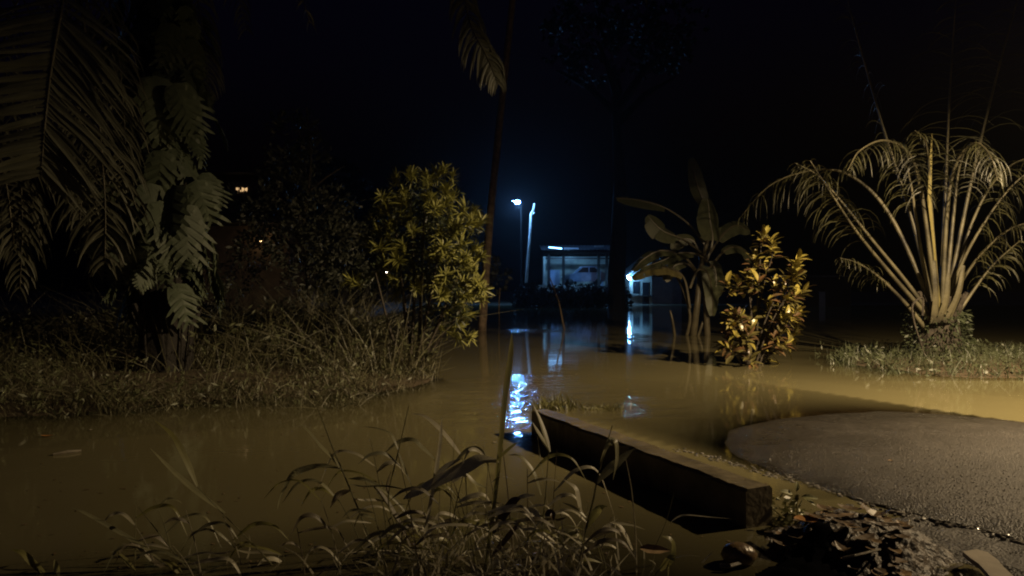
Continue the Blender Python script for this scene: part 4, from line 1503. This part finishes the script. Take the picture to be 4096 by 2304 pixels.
def stalk(label, stem, leaves_, d0=3.95, lean=0.0, r=.004, m=None, stem_w=None, group=None):
    """stem: px points from tip to foot; leaves_: list of (px points, width m)"""
    n_ = len(stem)
    zs = []
    path = []
    for i, (px, py) in enumerate(stem):
        path.append(P(px, py, d0 + lean * (1 - i / (n_ - 1))))
    foot = path[-1]
    fz = ground_z(foot.x, foot.y)
    if foot.z > fz - .02:
        dirn = (path[-1] - path[-2])
        path.append(V((foot.x + dirn.x * .3, foot.y, fz - .03)))
    t = thing('grass_stalk', label, 'grass', path[-1], group)
    pts = catmull(path, 6)
    mb_ = MB()
    N = len(pts)
    if stem_w:
        ws = [stem_w * (interp(i / (N - 1), [(0, .1), (.12, .75), (.3, 1), (.55, .8), (1, .45)])) for i in range(N)]
        mb_.ribbon(pts, ws, V((.85, -.6, .3)), .08)
    else:
        mb_.tube(pts, [lerp(r * .35, r * 1.15, i / (N - 1)) for i in range(N)], 5)
    mb_.build('stem', m or M_grass, t)
    for lf in leaves_:
        lpx, w = lf[0], lf[1] * 1.4
        dl = lf[2] if len(lf) > 2 else 0.0
        k = len(lpx)
        q = catmull([P(px, py, d0 + lean * .5 + dl * (i / (k - 1))) for i, (px, py) in enumerate(lpx)], 6)
        N2 = len(q)
        ws = [w * (interp(i / (N2 - 1), [(0, .3), (.2, .9), (.45, 1), (.75, .65), (1, .04)])) for i in range(N2)]
        mb_ = MB()
        mb_.ribbon(q, ws, V((rnd(.6, .95), -.45, rnd(.4, .8))), .06)
        mb_.build('blade', lf[3] if len(lf) > 3 else (m or M_grass), t)
    return t


Y = mat('yellow_blade', (.36, .34, .12), .4, (.24, .22, .08), 8, translu=.5)
PALE = mat('pale_blade', (.62, .57, .41), .45, (.38, .35, .24), 10, translu=.35)
stalk('long grass stalk leaning left with a pale flat tip over the dark water', [(783, 1937), (860, 2020), (990, 2152), (1090, 2260)], [([(790, 1945), (740, 1830), (690, 1740), (617, 1678)], .03, .1, Y), ([(900, 2050), (780, 1960), (690, 1880), (600, 1790)], .028, .15, M_grass)], 4.0)
stalk('grass stalk lying low toward the left with a long thin blade', [(560, 2180), (640, 2240), (730, 2300)], [([(640, 2236), (560, 2176), (430, 2100), (330, 2045), (290, 2030)], .02, .1), ([(700, 2300), (600, 2230), (500, 2140)], .02, .1, M_grass_dry)], 3.95)
stalk('straight thin grass stalk left of centre at the bottom edge', [(555, 2028), (620, 2110), (690, 2200), (770, 2300)], [], 3.95, r=.005)
stalk('yellow grass blade in the bottom left corner', [(140, 2262), (190, 2304)], [([(190, 2304), (130, 2250), (90, 2210), (45, 2196)], .028, 0, Y), ([(230, 2310), (225, 2270), (218, 2235)], .025, 0, Y)], 3.9)
stalk('short grass stalk with a yellow tip at the bottom left', [(520, 2260), (575, 2320)], [([(540, 2280), (500, 2235), (466, 2203)], .018, 0, Y), ([(730, 2300), (690, 2260), (645, 2232)], .026, 0, Y)], 3.9)
stalk('tall grass stalk with a blade drooping to the left', [(1243, 1562), (1290, 1680), (1330, 1787), (1374, 1890), (1449, 2074), (1524, 2274)],
      [([(1362, 1872), (1300, 1862), (1243, 1868), (1168, 1899), (1125, 1980), (1108, 2040)], .03, .12), ([(1374, 1890), (1330, 1830), (1287, 1787), (1240, 1730), (1190, 1681)], .02, .1), ([(1400, 1960), (1350, 1980), (1320, 2030)], .025, .0, M_grass_dry)], 4.0, r=.006)
stalk('grass stalk with a kinked leaf pointing left', [(1636, 1618), (1615, 1710), (1593, 1806), (1555, 1974), (1574, 2080), (1650, 2250)],
      [([(1593, 1800), (1575, 1755), (1561, 1731), (1510, 1712), (1443, 1703)], .016, .1), ([(1593, 1806), (1620, 1880), (1655, 1960)], .014), ([(1555, 1980), (1548, 1940), (1565, 1880)], .02, 0, M_grass_dry)], 4.05, r=.006)
stalk('upright broad grass blade left of the tallest blade', [(1767, 1668), (1758, 1780), (1735, 1930), (1705, 2099), (1686, 2274)], [([(1740, 1900), (1790, 1860), (1850, 1830)], .02)], 3.85, stem_w=.034, m=PALE)
stalk('thin stalk carrying a broad bright blade that sweeps left and down', [(1996, 1843), (1992, 1870), (1975, 2000), (1960, 2150), (1940, 2280)],
      [([(1996, 1843), (1923, 1837), (1861, 1868), (1761, 1918), (1649, 1974), (1612, 1995)], .05, -.1, PALE)], 3.9)
stalk('grass stalk with a pale arched blade above the tangle', [(1848, 1824), (1862, 1899), (1873, 2149), (1880, 2300)], [([(1848, 1824), (1774, 1731), (1705, 1668), (1642, 1650)], .028, .1, PALE), ([(1862, 1890), (1900, 1930), (1950, 1950)], .02)], 4.0, r=.005)
stalk('grass stalk with a short curled blade in the middle tangle', [(1736, 1832), (1780, 1920), (1820, 2050), (1850, 2260)], [([(1736, 1832), (1690, 1790), (1650, 1757), (1590, 1768), (1530, 1818)], .026, .05)], 4.1)
stalk('bent grass stalk arching right above the bottom tangle', [(1393, 1912), (1462, 1918), (1555, 1974), (1649, 2080), (1700, 2200)], [([(1480, 1925), (1530, 1980), (1600, 2090), (1660, 2230)], .024, 0, M_grass_dry)], 4.1, stem_w=.026)
stalk('tallest single grass blade rising before the blue reflection', [(2047, 1330), (2042, 1400), (2030, 1500), (2017, 1587), (1998, 1800), (1970, 2050), (1936, 2290)], [([(1995, 1830), (2040, 1790), (2080, 1762)], .012)], 3.9, stem_w=.055, m=Y)
stalk('grass stalk with a paired blade before the kerb far end', [(2195, 1800), (2188, 1900), (2181, 1993), (2165, 2150), (2160, 2280)], [([(2200, 1806), (2180, 1740), (2160, 1680), (2131, 1612)], .036, .1), ([(2198, 1806), (2165, 1750), (2128, 1684)], .032, .1), ([(2165, 1980), (2135, 1890), (2081, 1824), (2031, 1818)], .026, .05), ([(2180, 1940), (2160, 1830), (2150, 1740)], .014)], 4.0, r=.006)
stalk('grass stalk with folded pale blades before the dark kerb side', [(2449, 1700), (2425, 1780), (2406, 1849), (2387, 1924), (2374, 1993), (2343, 2118), (2312, 2280)],
      [([(2400, 1855), (2430, 1775), (2462, 1768), (2466, 1840), (2452, 1918)], .034, -.05), ([(2387, 1930), (2430, 1880), (2462, 1855), (2500, 1820), (2537, 1793)], .036, .05), ([(2343, 2112), (2375, 2060), (2400, 2030), (2430, 2022)], .034, 0, Y)], 3.95, r=.007)
stalk('thin pale grass stalk before the middle of the kerb', [(2503, 1835), (2520, 1920), (2530, 1993), (2543, 2149), (2545, 2290)], [([(2530, 2199), (2500, 2135), (2474, 2099), (2437, 2086)], .028, .05, PALE)], 3.9, r=.005, m=PALE)
stalk('short grass stalk with a dark banded blade', [(2318, 2024), (2331, 2118), (2340, 2250)], [([(2325, 2060), (2312, 1990), (2300, 1949), (2253, 1915)], .03, .05, PALE), ([(2345, 2070), (2300, 2030), (2250, 2008)], .018)], 4.0)
stalk('fine hair-thin stalk bending right in front of the kerb base', [(2696, 1968), (2675, 2050), (2650, 2120), (2624, 2180), (2610, 2260)], [([(2670, 2110), (2690, 2080), (2736, 2058), (2830, 2065), (2924, 2073)], .006, .0, PALE)], 4.0, r=.003)
stalk('curled yellow-green blade at the bottom near the heap', [(2680, 2224), (2650, 2262), (2610, 2310)], [([(2640, 2280), (2685, 2225), (2692, 2180), (2680, 2155), (2648, 2142)], .04, 0, Y), ([(2672, 2310), (2675, 2260), (2690, 2210)], .012, 0, Y)], 3.8)
stalk('small slanting stalk at the bottom between two taller ones', [(2375, 2090), (2395, 2170), (2420, 2250)], [], 3.95, r=.003)
# bent dead leaves in the middle of the tangle
for i, (lpx, w, m_, lab) in enumerate((([(2080, 1990), (2050, 2010), (2000, 2080), (1968, 2140)], .05, M_deadleaf_dk, 'dark folded dead blade in the middle of the tangle'),
                                       ([(2140, 1980), (2090, 1985), (2062, 2005)], .025, PALE, 'pale bent blade tip above the dark dead blade'),
                                       ([(2098, 2050), (2130, 2050), (2165, 2080)], .05, PALE, 'pale broken leaf right of the dark dead blade'),
                                       ([(2090, 2115), (2130, 2120), (2180, 2150), (2230, 2200)], .03, PALE, 'pale arched blade below the broken leaf'),
                                       ([(1950, 2270), (1990, 2250), (2030, 2290)], .04, PALE, 'pale flat blade lying at the bottom centre'),
                                       ([(2080, 2085), (2020, 2160), (1960, 2230)], .03, M_deadleaf_dk, 'dark slanting blade under the broken leaf'),
                                       ([(2180, 2060), (2205, 2050), (2215, 2080)], .04, M_deadleaf, 'small tan dead leaf beside the tangle'),
                                       ([(2330, 2296), (2370, 2286), (2410, 2292)], .03, PALE, 'pale scrap of leaf at the bottom edge right of the tangle'),
                                       ([(2560, 2190), (2610, 2196), (2680, 2200)], .05, M_deadleaf, 'brown floating leaf pierced by thin stalks'))):
    q = catmull([P(px, py, 3.95) for px, py in lpx], 5)
    mb = MB()
    mb.ribbon(q, [w * interp(k / (len(q) - 1), [(0, .3), (.3, 1), (.7, .9), (1, .1)]) for k in range(len(q))], V((.2, -.8, .7)), .15)
    tag(mb.build('fallen_leaf', m_, base=q[0].copy()), lab, 'leaf')
# short shoots in the tangle
mb1 = MB()
for k in range(200):
    px = random.gauss(1900, 330) if k % 3 else rnd(300, 2700)
    base = P(px, 2304, 3.9 + rnd(-.3, .25))
    z0 = ground_z(base.x, base.y)
    h = rnd(.1, .42) * (1.1 if 1500 < px < 2300 else .7)
    blade(mb1, V((base.x, base.y, max(z0, -.05) - .02)), h, rnd(.006, .016), .9, 5)
tag(mb1.build('trampled_grass', PALE), 'matted wet grass shoots along the bottom edge', 'grass', kind='stuff')

CLUMP = 'grass stalks crowded along the bottom edge'
random.seed(66)
for k in range(44):
    px = (random.gauss(1820, 300) if k % 2 else rnd(500, 2450))
    y0 = 2304 - (rnd(180, 560) if 1350 < px < 2250 else rnd(90, 330))
    ln = rnd(-160, 120)
    d0 = rnd(3.75, 4.3)
    st_ = [(px + ln, y0), (px + ln * .45, lerp(y0, 2304, .45)), (px, 2304)]
    lv = []
    for q in range(random.randint(2, 4)):
        t = rnd(.05, .8)
        bx_, by_ = px + ln * (1 - t) ** 1.2, lerp(y0, 2304, t)
        sg = random.choice((-1, 1))
        l_ = rnd(70, 230)
        up = rnd(.1, .7)
        lv.append(([(bx_, by_), (bx_ + sg * l_ * .4, by_ - l_ * up * .6), (bx_ + sg * l_ * .8, by_ - l_ * up * .55), (bx_ + sg * l_ * 1.1, by_ + l_ * rnd(-.2, .5))], rnd(.009, .02), rnd(-.15, .15),
                   random.choice((M_grass, PALE, PALE, M_grass_dry, Y))))
    stalk('leafy wet grass stalk crowded into the tangle along the bottom edge', st_, lv, d0, r=rnd(.003, .0055), m=random.choice((M_grass, PALE, M_grass_dry)), group=CLUMP)
# specks of litter on the flood water
random.seed(67)
mb = MB()
for k in range(420):
    px, py = rnd(100, 4000), 1150 + 1150 * rnd(.18, 1) ** 1.6
    c = G(px, py, .004)
    if bed(c.x, c.y) > -.01:
        continue
    leaf_quad(mb, c, V((rnd(-1, 1), rnd(-1, 1), 0)), V((0, 0, 1)), rnd(.012, .06), rnd(.006, .024))
tag(mb.build('floating_litter', M_deadleaf), 'specks of leaf litter scattered over the floodwater', 'litter', kind='stuff')

# ================================================================== far shore: lamp, bare trunk, houses, dark tree
fl = thing('far_street_lamp', 'distant street lamp shining blue-white above the far shore', 'street lamp', (FAR_LAMP.x + .55, FAR_LAMP.y, .9))
mb = MB()
mb.tube([(FAR_LAMP.x + .35, FAR_LAMP.y + 1.3, 0), (FAR_LAMP.x + .3, FAR_LAMP.y + 1.3, 9.3)], [.10, .07], 8)
mb.build('pole', M_black, fl)
mb = MB()
mb.tube([(FAR_LAMP.x + .3, FAR_LAMP.y + 1.3, 9.3), (FAR_LAMP.x + .15, FAR_LAMP.y + .7, 9.45), FAR_LAMP + V((0, 0, .3))], .035, 6)
mb.build('arm', M_black, fl)
mb = MB()
mb.sphere(FAR_LAMP, .22, 12, 8, 0, (1.1, .9, .8))
mb.build('lamp_globe', emit('far_lamp_glow', (.12, .34, 1.0), 150), fl, shade=True)
fll = bpy.data.lights.new('far_lamp_light', 'POINT')
fll.energy = 1500
fll.color = (.16, .44, 1.0)
fll.shadow_soft_size = .06
flo = bpy.data.objects.new('far_lamp_light', fll)
COL.objects.link(flo)
flo.parent = fl
flo.location = FAR_LAMP + V((0, -.05, -.32)) - ROOT[fl.name]
mb = MB()
mb.tube([FAR_LAMP + V((0, 0, .1)), FAR_LAMP + V((0, 0, .2)), FAR_LAMP + V((0, 0, .34))], [.36, .26, .1], 12)
mb.build('light_shield_hood', M_black, fl)  # hood added to stop the far lamp's upward light
mb = MB()
mb.tube([FAR_LAMP + V((-.5, 0, .1)), FAR_LAMP + V((-.3, 0, .1))], [.06, .08], 6)
mb.build('lamp_cap', M_white, fl)

bt = thing('bare_trunk', 'pale bare crooked trunk lit by the far blue lamp', 'dead tree', (1.4, 64.6, 1.2))
mb = MB()
pth = catmull([P(2105, 1130, 64.6), P(2113, 1020, 64.6), P(2119, 950, 64.6), P(2124, 880, 64.6), P(2125, 855, 64.6), P(2134, 838, 64.6), P(2138, 812, 64.6)], 4)
mb.tube(pth, [lerp(.13, .09, i / (len(pth) - 1)) for i in range(len(pth))], 8, wob=.12)
mb.build('trunk', M_deadwood, bt)
mb = MB()
mb.tube([P(2128, 856, 64.6), P(2139, 848, 64.5)], [.08, .05], 6)
mb.build('branch_stub', M_deadwood, bt)

# open-fronted house under the far lamp
HZ = 1.75
oh = thing('porch_house', 'open porch house on the far shore lit blue by the lamp', 'house', (6.5, 70, HZ))


def hbox(name, x0, x1, y0, y1, z0, z1, m, par=None):
    mb_ = MB()
    mb_.box(((x0 + x1) / 2, (y0 + y1) / 2, (z0 + z1) / 2), (x1 - x0, y1 - y0, z1 - z0))
    return mb_.build(name, m, par)


hbox('back_wall', 3.0, 9.9, 73.0, 73.2, HZ - .2, 4.6, M_plaster, oh)
hbox('side_wall', 3.0, 3.2, 70.5, 73.0, HZ - .2, 4.5, M_plaster, oh)
hbox('floor_slab', 2.9, 10, 68, 73.2, HZ - .4, HZ - .05, M_darkwood, oh)
for x in (3.4, 4.75, 8.0, 8.75, 9.6):
    hbox('post', x - .13, x + .13, 68.2, 68.4, HZ - .05, 4.62, M_darkwood, oh)
hbox('beam', 2.9, 9.9, 68.2, 68.42, 4.64, 4.86, M_darkwood, oh)
hbox('crossbeam', 3.0, 9.9, 70.6, 70.8, 4.25, 4.4, M_darkwood, oh)
mb = MB()
nr = 60
for i in range(nr + 1):
    x = lerp(2.7, 10.1, i / nr)
    zc = .035 * math.sin(i * 2.1)
    mb.v += [V((x, 67.7, 4.98 + zc)), V((x, 73.6, 5.75 + zc))]
for i in range(nr):
    mb.f.append((2 * i, 2 * i + 2, 2 * i + 3, 2 * i + 1))
rf = mb.build('roof', M_metalroof, oh)
for i in range(0):
    pass
for x0, x1, z in ((4.75, 6.1, 5.12), (7.5, 8.4, 5.32), (8.7, 9.9, 5.05)):
    mb = MB()
    mb.box(((x0 + x1) / 2, 67.62, z), (x1 - x0, .04, .16))
    mb.build('fascia', M_white, oh)
ol = thing('eave_glow_strip', 'glowing blue-white strip added along the porch house eave', 'lamp', (3.9, 67.5, 5.1))
mb = MB()
mb.tube([(3.35, 67.5, 5.22), (4.55, 67.5, 5.10)], .05, 8)
mb.build('tube', emit('strip_glow', (.18, .5, 1.0), 10), ol)  # emissive strip added for the brightness of the roof edge
hbox('bracket', 3.3, 4.6, 67.56, 67.62, 5.2, 5.26, M_darkwood, ol)
# car under the porch
car = thing('parked_car', 'pale blue car parked under the far porch roof', 'car', (6.6, 69.4, HZ))


def extrude_y(name, prof_, y0, y1, m, par, shade=False):
    mb_ = MB()
    k_ = len(prof_)
    mb_.v = [V((x, y0, z)) for x, z in prof_] + [V((x, y1, z)) for x, z in prof_]
    mb_.f = [tuple(range(k_)), tuple(range(k_, 2 * k_))[::-1]] + [(i, k_ + i, k_ + (i + 1) % k_, (i + 1) % k_) for i in range(k_)]
    return mb_.build(name, m, par, shade)


cz = HZ + .2
bd = extrude_y('body', [(4.75, cz + .1), (4.7, cz + .55), (4.85, cz + .72), (5.7, cz + .92), (6.5, cz + 1.55), (7.7, cz + 1.6), (8.5, cz + 1.0), (8.75, cz + .9), (8.8, cz + .2)], 68.7, 70.3, M_carpaint, car)
ROOT[bd.name] = V((0, 0, 0))
extrude_y('windscreen', [(5.85, cz + 1.0), (6.48, cz + 1.5), (6.52, cz + 1.47), (5.93, cz + .98)], 68.85, 70.15, M_glass, car)
extrude_y('side_window', [(6.1, cz + 1.0), (6.55, cz + 1.45), (7.1, cz + 1.48), (7.1, cz + 1.0)], 68.68, 68.69, M_glass, car)
extrude_y('side_window', [(7.2, cz + 1.0), (7.2, cz + 1.48), (7.7, cz + 1.48), (8.2, cz + 1.0)], 68.68, 68.69, M_glass, car)
for y in (68.9, 70.1):
    mb = MB()
    mb.sphere((4.74, y, cz + .58), .14, 10, 6, 0, (.5, 1, .7))
    mb.build('headlight', M_white, car, shade=True)
for x in (5.4, 8.0):
    for y in (68.72, 70.28):
        mb = MB()
        mb.tube([(x, y - .1, cz + .1), (x, y + .1, cz + .1)], .31, 16)
        mb.build('wheel', M_tyre, car, shade=True)
# hidden lamp added behind the beam to light the car and back wall
pl = thing('porch_fill_lamp', 'added blue-white lamp hidden under the far porch roof to light the car', 'lamp', (5.3, 69.2, 4.4))
mb = MB()
mb.sphere((5.3, 69.2, 4.8), .08, 8, 6)
o = mb.build('bulb', emit('porch_fill_glow', (.18, .5, 1.0), 1300), pl)
mb = MB()
mb.tube([(5.3, 69.2, 4.86), (5.3, 69.2, 5.12)], .012, 4)
mb.build('cord', M_darkwood, pl)

# gabled house to the right of the dark tree
gh = thing('gabled_house', 'blue-lit gabled house reflected in the water beside the banana plant', 'house', (12, 67, 0))
hbox('wall', 10.6, 12.6, 66.6, 72, -.3, 2.55, M_plaster, gh)
hbox('wall', 12.6, 14.6, 67.4, 72, -.3, 2.5, M_bluewall, gh)
mb = MB()
mb.v = [V((10.6, 66.6, 2.55)), V((12.6, 66.6, 2.55)), V((12.6, 66.6, 4.3)), V((10.6, 66.6, 2.6))]
mb.v += [p + V((0, .2, 0)) for p in mb.v]
mb.f = [(0, 1, 2, 3), (7, 6, 5, 4), (0, 4, 5, 1), (1, 5, 6, 2), (2, 6, 7, 3), (3, 7, 4, 0)]
mb.build('gable', M_plaster, gh)
mb = MB()
mb.v = [V((10.2, 66.2, 2.5)), V((12.75, 66.2, 4.62)), V((12.75, 72.4, 4.62)), V((10.2, 72.4, 2.5))]
mb.v += [p + V((0, 0, .08)) for p in mb.v]
mb.v += [V((15.0, 66.2, 2.5)), V((15.0, 72.4, 2.5)), V((15.0, 66.2, 2.58)), V((15.0, 72.4, 2.58))]
mb.f = [(3, 2, 1, 0), (4, 5, 6, 7), (0, 1, 5, 4), (2, 3, 7, 6), (3, 0, 4, 7), (1, 2, 9, 8), (5, 10, 11, 6), (1, 8, 10, 5), (2, 6, 11, 9), (8, 9, 11, 10)]
mb.build('roof', M_metalroof, gh)
for k in range(5):
    a, b = k / 5 + .02, (k + 1) / 5 - .02
    p0, p1 = V((10.15, 66.12, 2.5)).lerp(V((12.7, 66.12, 4.62)), a), V((10.15, 66.12, 2.5)).lerp(V((12.7, 66.12, 4.62)), b)
    mb = MB()
    mb.tube([p0, p1], .13, 4)
    mb.build('barge_board', M_white, gh)
for x0, x1, z0, z1 in ((10.9, 11.5, 1.0, 2.1), (11.75, 12.35, -.2, 2.0)):
    w_ = hbox('door' if z0 < 0 else 'window', x0, x1, 66.56, 66.6 - .002, z0, z1, M_glass, gh)
hbox('sill', 10.5, 12.7, 66.4, 66.59, .75, .85, M_darkwood, gh)
gl_ = thing('gable_lamp', 'small lit white lamp at the low end of the gable', 'lamp', (10.45, 65.9, 2.3))
mb = MB()
mb.sphere((10.45, 65.9, 2.35), .10, 10, 6)
mb.build('bulb', emit('gable_glow', (.18, .5, 1.0), 600), gl_)
hbox('bracket', 10.42, 10.48, 65.9, 66.55, 2.46, 2.5, M_darkwood, gl_)
hbox('outhouse_wall', 14.6, 15.6, 68, 70, -.2, 3.4, M_bluewall, gh)

# big dark tree between the houses
db = V((6.72, 47, -.5))
dt = thing('dark_tree', 'large black tree silhouette between the two blue-lit houses', 'tree', db)
mb = MB()
mb.tube(catmull([db, db + V((-.1, 0, 2)), db + V((.05, 0, 5)), db + V((.1, 0, 9)), db + V((-.3, 0, 16))], 4), [.75, .66, .6, .57, .55, .54, .53, .52, .52, .5, .48, .46, .42, .36, .3, .24, .18], 12, wob=.05)
for a, z, l_ in ((.3, 12.5, 4), (2.8, 13, 4), (4.2, 14, 3.4), (5.5, 13.4, 3.6), (1.5, 14.5, 3)):
    c = db + V((0, 0, z))
    mb.tube([c, c + V((math.cos(a) * l_ * .5, math.sin(a) * l_ * .5, l_ * .5)), c + V((math.cos(a) * l_, math.sin(a) * l_, l_ * .8))], [.3, .2, .08], 6)
mb.build('trunk', M_bark_dark, dt)
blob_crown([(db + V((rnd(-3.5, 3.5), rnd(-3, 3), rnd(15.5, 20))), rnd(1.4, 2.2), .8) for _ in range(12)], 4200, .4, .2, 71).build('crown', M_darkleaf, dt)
# dark shrubs added along the far shore to hide the lamp-lit bank
random.seed(73)
for i in range(8):
    x = 1.0 + i * 1.02
    c = V((x, 57.5 + rnd(-.5, .5), .9 + rnd(-.1, .15)))
    t = thing('shore_shrub', 'added dark shrub in the row along the far shore below the porch house', 'shrub', (c.x, c.y, 0), 'dark shrubs along the far shore')
    mb = MB()
    mb.tube([V((c.x, c.y, -.6)), c], [.06, .03], 5)
    mb.build('stem', M_bark_dark, t)
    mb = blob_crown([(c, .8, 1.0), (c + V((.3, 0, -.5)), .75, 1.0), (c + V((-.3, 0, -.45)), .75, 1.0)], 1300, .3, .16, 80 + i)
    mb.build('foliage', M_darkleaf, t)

# warm-lit house behind the trees on the left
wh = thing('warm_lit_house', 'house with warm lights glimpsed behind the trees on the left', 'house', (-12.4, 32, .3))
hbox('wall', -15.8, -9.6, 32, 36, .2, 4.2, M_wood_warm, wh)
hbox('upper_wall', -14.6, -10.4, 33.4, 36, 4.2, 6.6, M_darkwood, wh)
hbox('roof', -16.2, -9.2, 31.2, 36.4, 4.25, 4.4, M_darkwood, wh)
hbox('upper_roof', -15, -10, 32.6, 36.4, 6.6, 6.75, M_darkwood, wh)
for x0, x1, z0, z1 in ((-12.45, -11.95, 5.85, 6.03),):
    w_ = hbox('window', x0, x1, 33.36, 33.39, z0, z1, emit('warm_window', (1.0, .62, .28), .8), wh)
    ROOT[w_.name] = V((0, 0, 0))
    for k in range(3):
        o = hbox('mullion', x0 + .1 + k * .14, x0 + .12 + k * .14, 33.33, 33.355, z0, z1, M_darkwood, w_)
        o.matrix_basis = Matrix.Identity(4)
hbox('step', -13.6, -12.6, 30.6, 31.9, .3, .9, M_plaster, wh)
ht = thing('light_block_tree', 'added dark tree blocking the far lamp from the warm-lit house wall', 'tree', (-8.2, 37.5, .2))  # added tree, keeps the blue lamp light off the house wall
mb = MB()
mb.tube([(-8.2, 37.5, -.5), (-8.1, 37.5, 2.5), (-8.2, 37.5, 5)], [.16, .12, .06], 7)
mb.build('trunk', M_bark_dark, ht)
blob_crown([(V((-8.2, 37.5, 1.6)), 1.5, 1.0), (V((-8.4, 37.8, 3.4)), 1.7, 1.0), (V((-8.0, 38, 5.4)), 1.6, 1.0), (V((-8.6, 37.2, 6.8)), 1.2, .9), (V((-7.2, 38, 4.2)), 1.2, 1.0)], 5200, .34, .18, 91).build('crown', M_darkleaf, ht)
wl = thing('porch_bulb', 'small warm lit bulb on the house wall behind the trees', 'lamp', (-10.9, 31.6, 3.3))
mb = MB()
mb.sphere((-10.75, 31.6, 3.55), .07, 8, 6)
mb.build('bulb', emit('warm_bulb', (1.0, .62, .28), 26), wl)
hbox('bracket', -10.77, -10.73, 31.62, 31.99, 3.62, 3.66, M_darkwood, wl)
# tiny far lamp seen through the yellow shrub
wl = thing('distant_bulb', 'tiny distant white lamp seen through the yellow shrub', 'lamp', P(1547, 1087, 60))
mb = MB()
mb.sphere(P(1547, 1087, 60), .07, 8, 6)
mb.build('bulb', emit('distant_glow', (1.0, .8, .65), 30), wl)
mb = MB()
mb.tube([P(1547, 1084, 60.1), V((*P(1547, 1087, 60.1).xy, -.6))], .05, 5)
mb.build('post', M_darkwood, wl)
# faint far shed right of the croton
fs_ = thing('far_shed', 'faint blue shed far behind between croton and right palm', 'shed', (24.5, 60, 0))
hbox('wall', 22.5, 27.5, 60, 63, -.4, 2.4, M_darkwood, fs_)
hbox('door', 24.9, 25.4, 59.95, 59.99, -.2, 1.2, M_bluewall, fs_)
hbox('roof', 22.2, 27.8, 59.6, 63.4, 2.4, 2.52, M_metalroof, fs_)
for x0, x1, z0, z1 in ((3.6, 4.5, 2.6, 3.2), (8.3, 8.6, 2.1, 3.0), (8.9, 9.4, 2.1, 2.7)):
    o = hbox('storage_box', x0, x1, 69.6, 70.2, HZ - .05, z1, M_bluewall)
for i, o in enumerate([q for q in bpy.data.objects if q.name.startswith('storage_box')]):
    tag(o, ['wide blue box left of the car under the far porch', 'narrow tall box right of the car under the far porch', 'low box at the right end of the far porch'][i], 'box')

# ================================================================== thin night haze (gives the far lamp its glow)
mb = MB()
mb.box((0, 125, 11.2), (430, 380, 26))
hz = mb.build('haze')
hm = bpy.data.materials.new('haze')
hm.use_nodes = True
hn = hm.node_tree
hn.nodes.remove(hn.nodes['Principled BSDF'])
pv = hn.nodes.new('ShaderNodeVolumePrincipled')
pv.inputs['Color'].default_value = (.9, .93, 1, 1)
pv.inputs['Density'].default_value = 0.0004
pv.inputs['Anisotropy'].default_value = 0.75
hn.links.new(pv.outputs['Volume'], hn.nodes['Material Output'].inputs['Volume'])
hz.data.materials.append(hm)
tag(hz, 'thin damp night haze over the flooded place', 'haze', kind='stuff')
print('objects', len(bpy.data.objects))
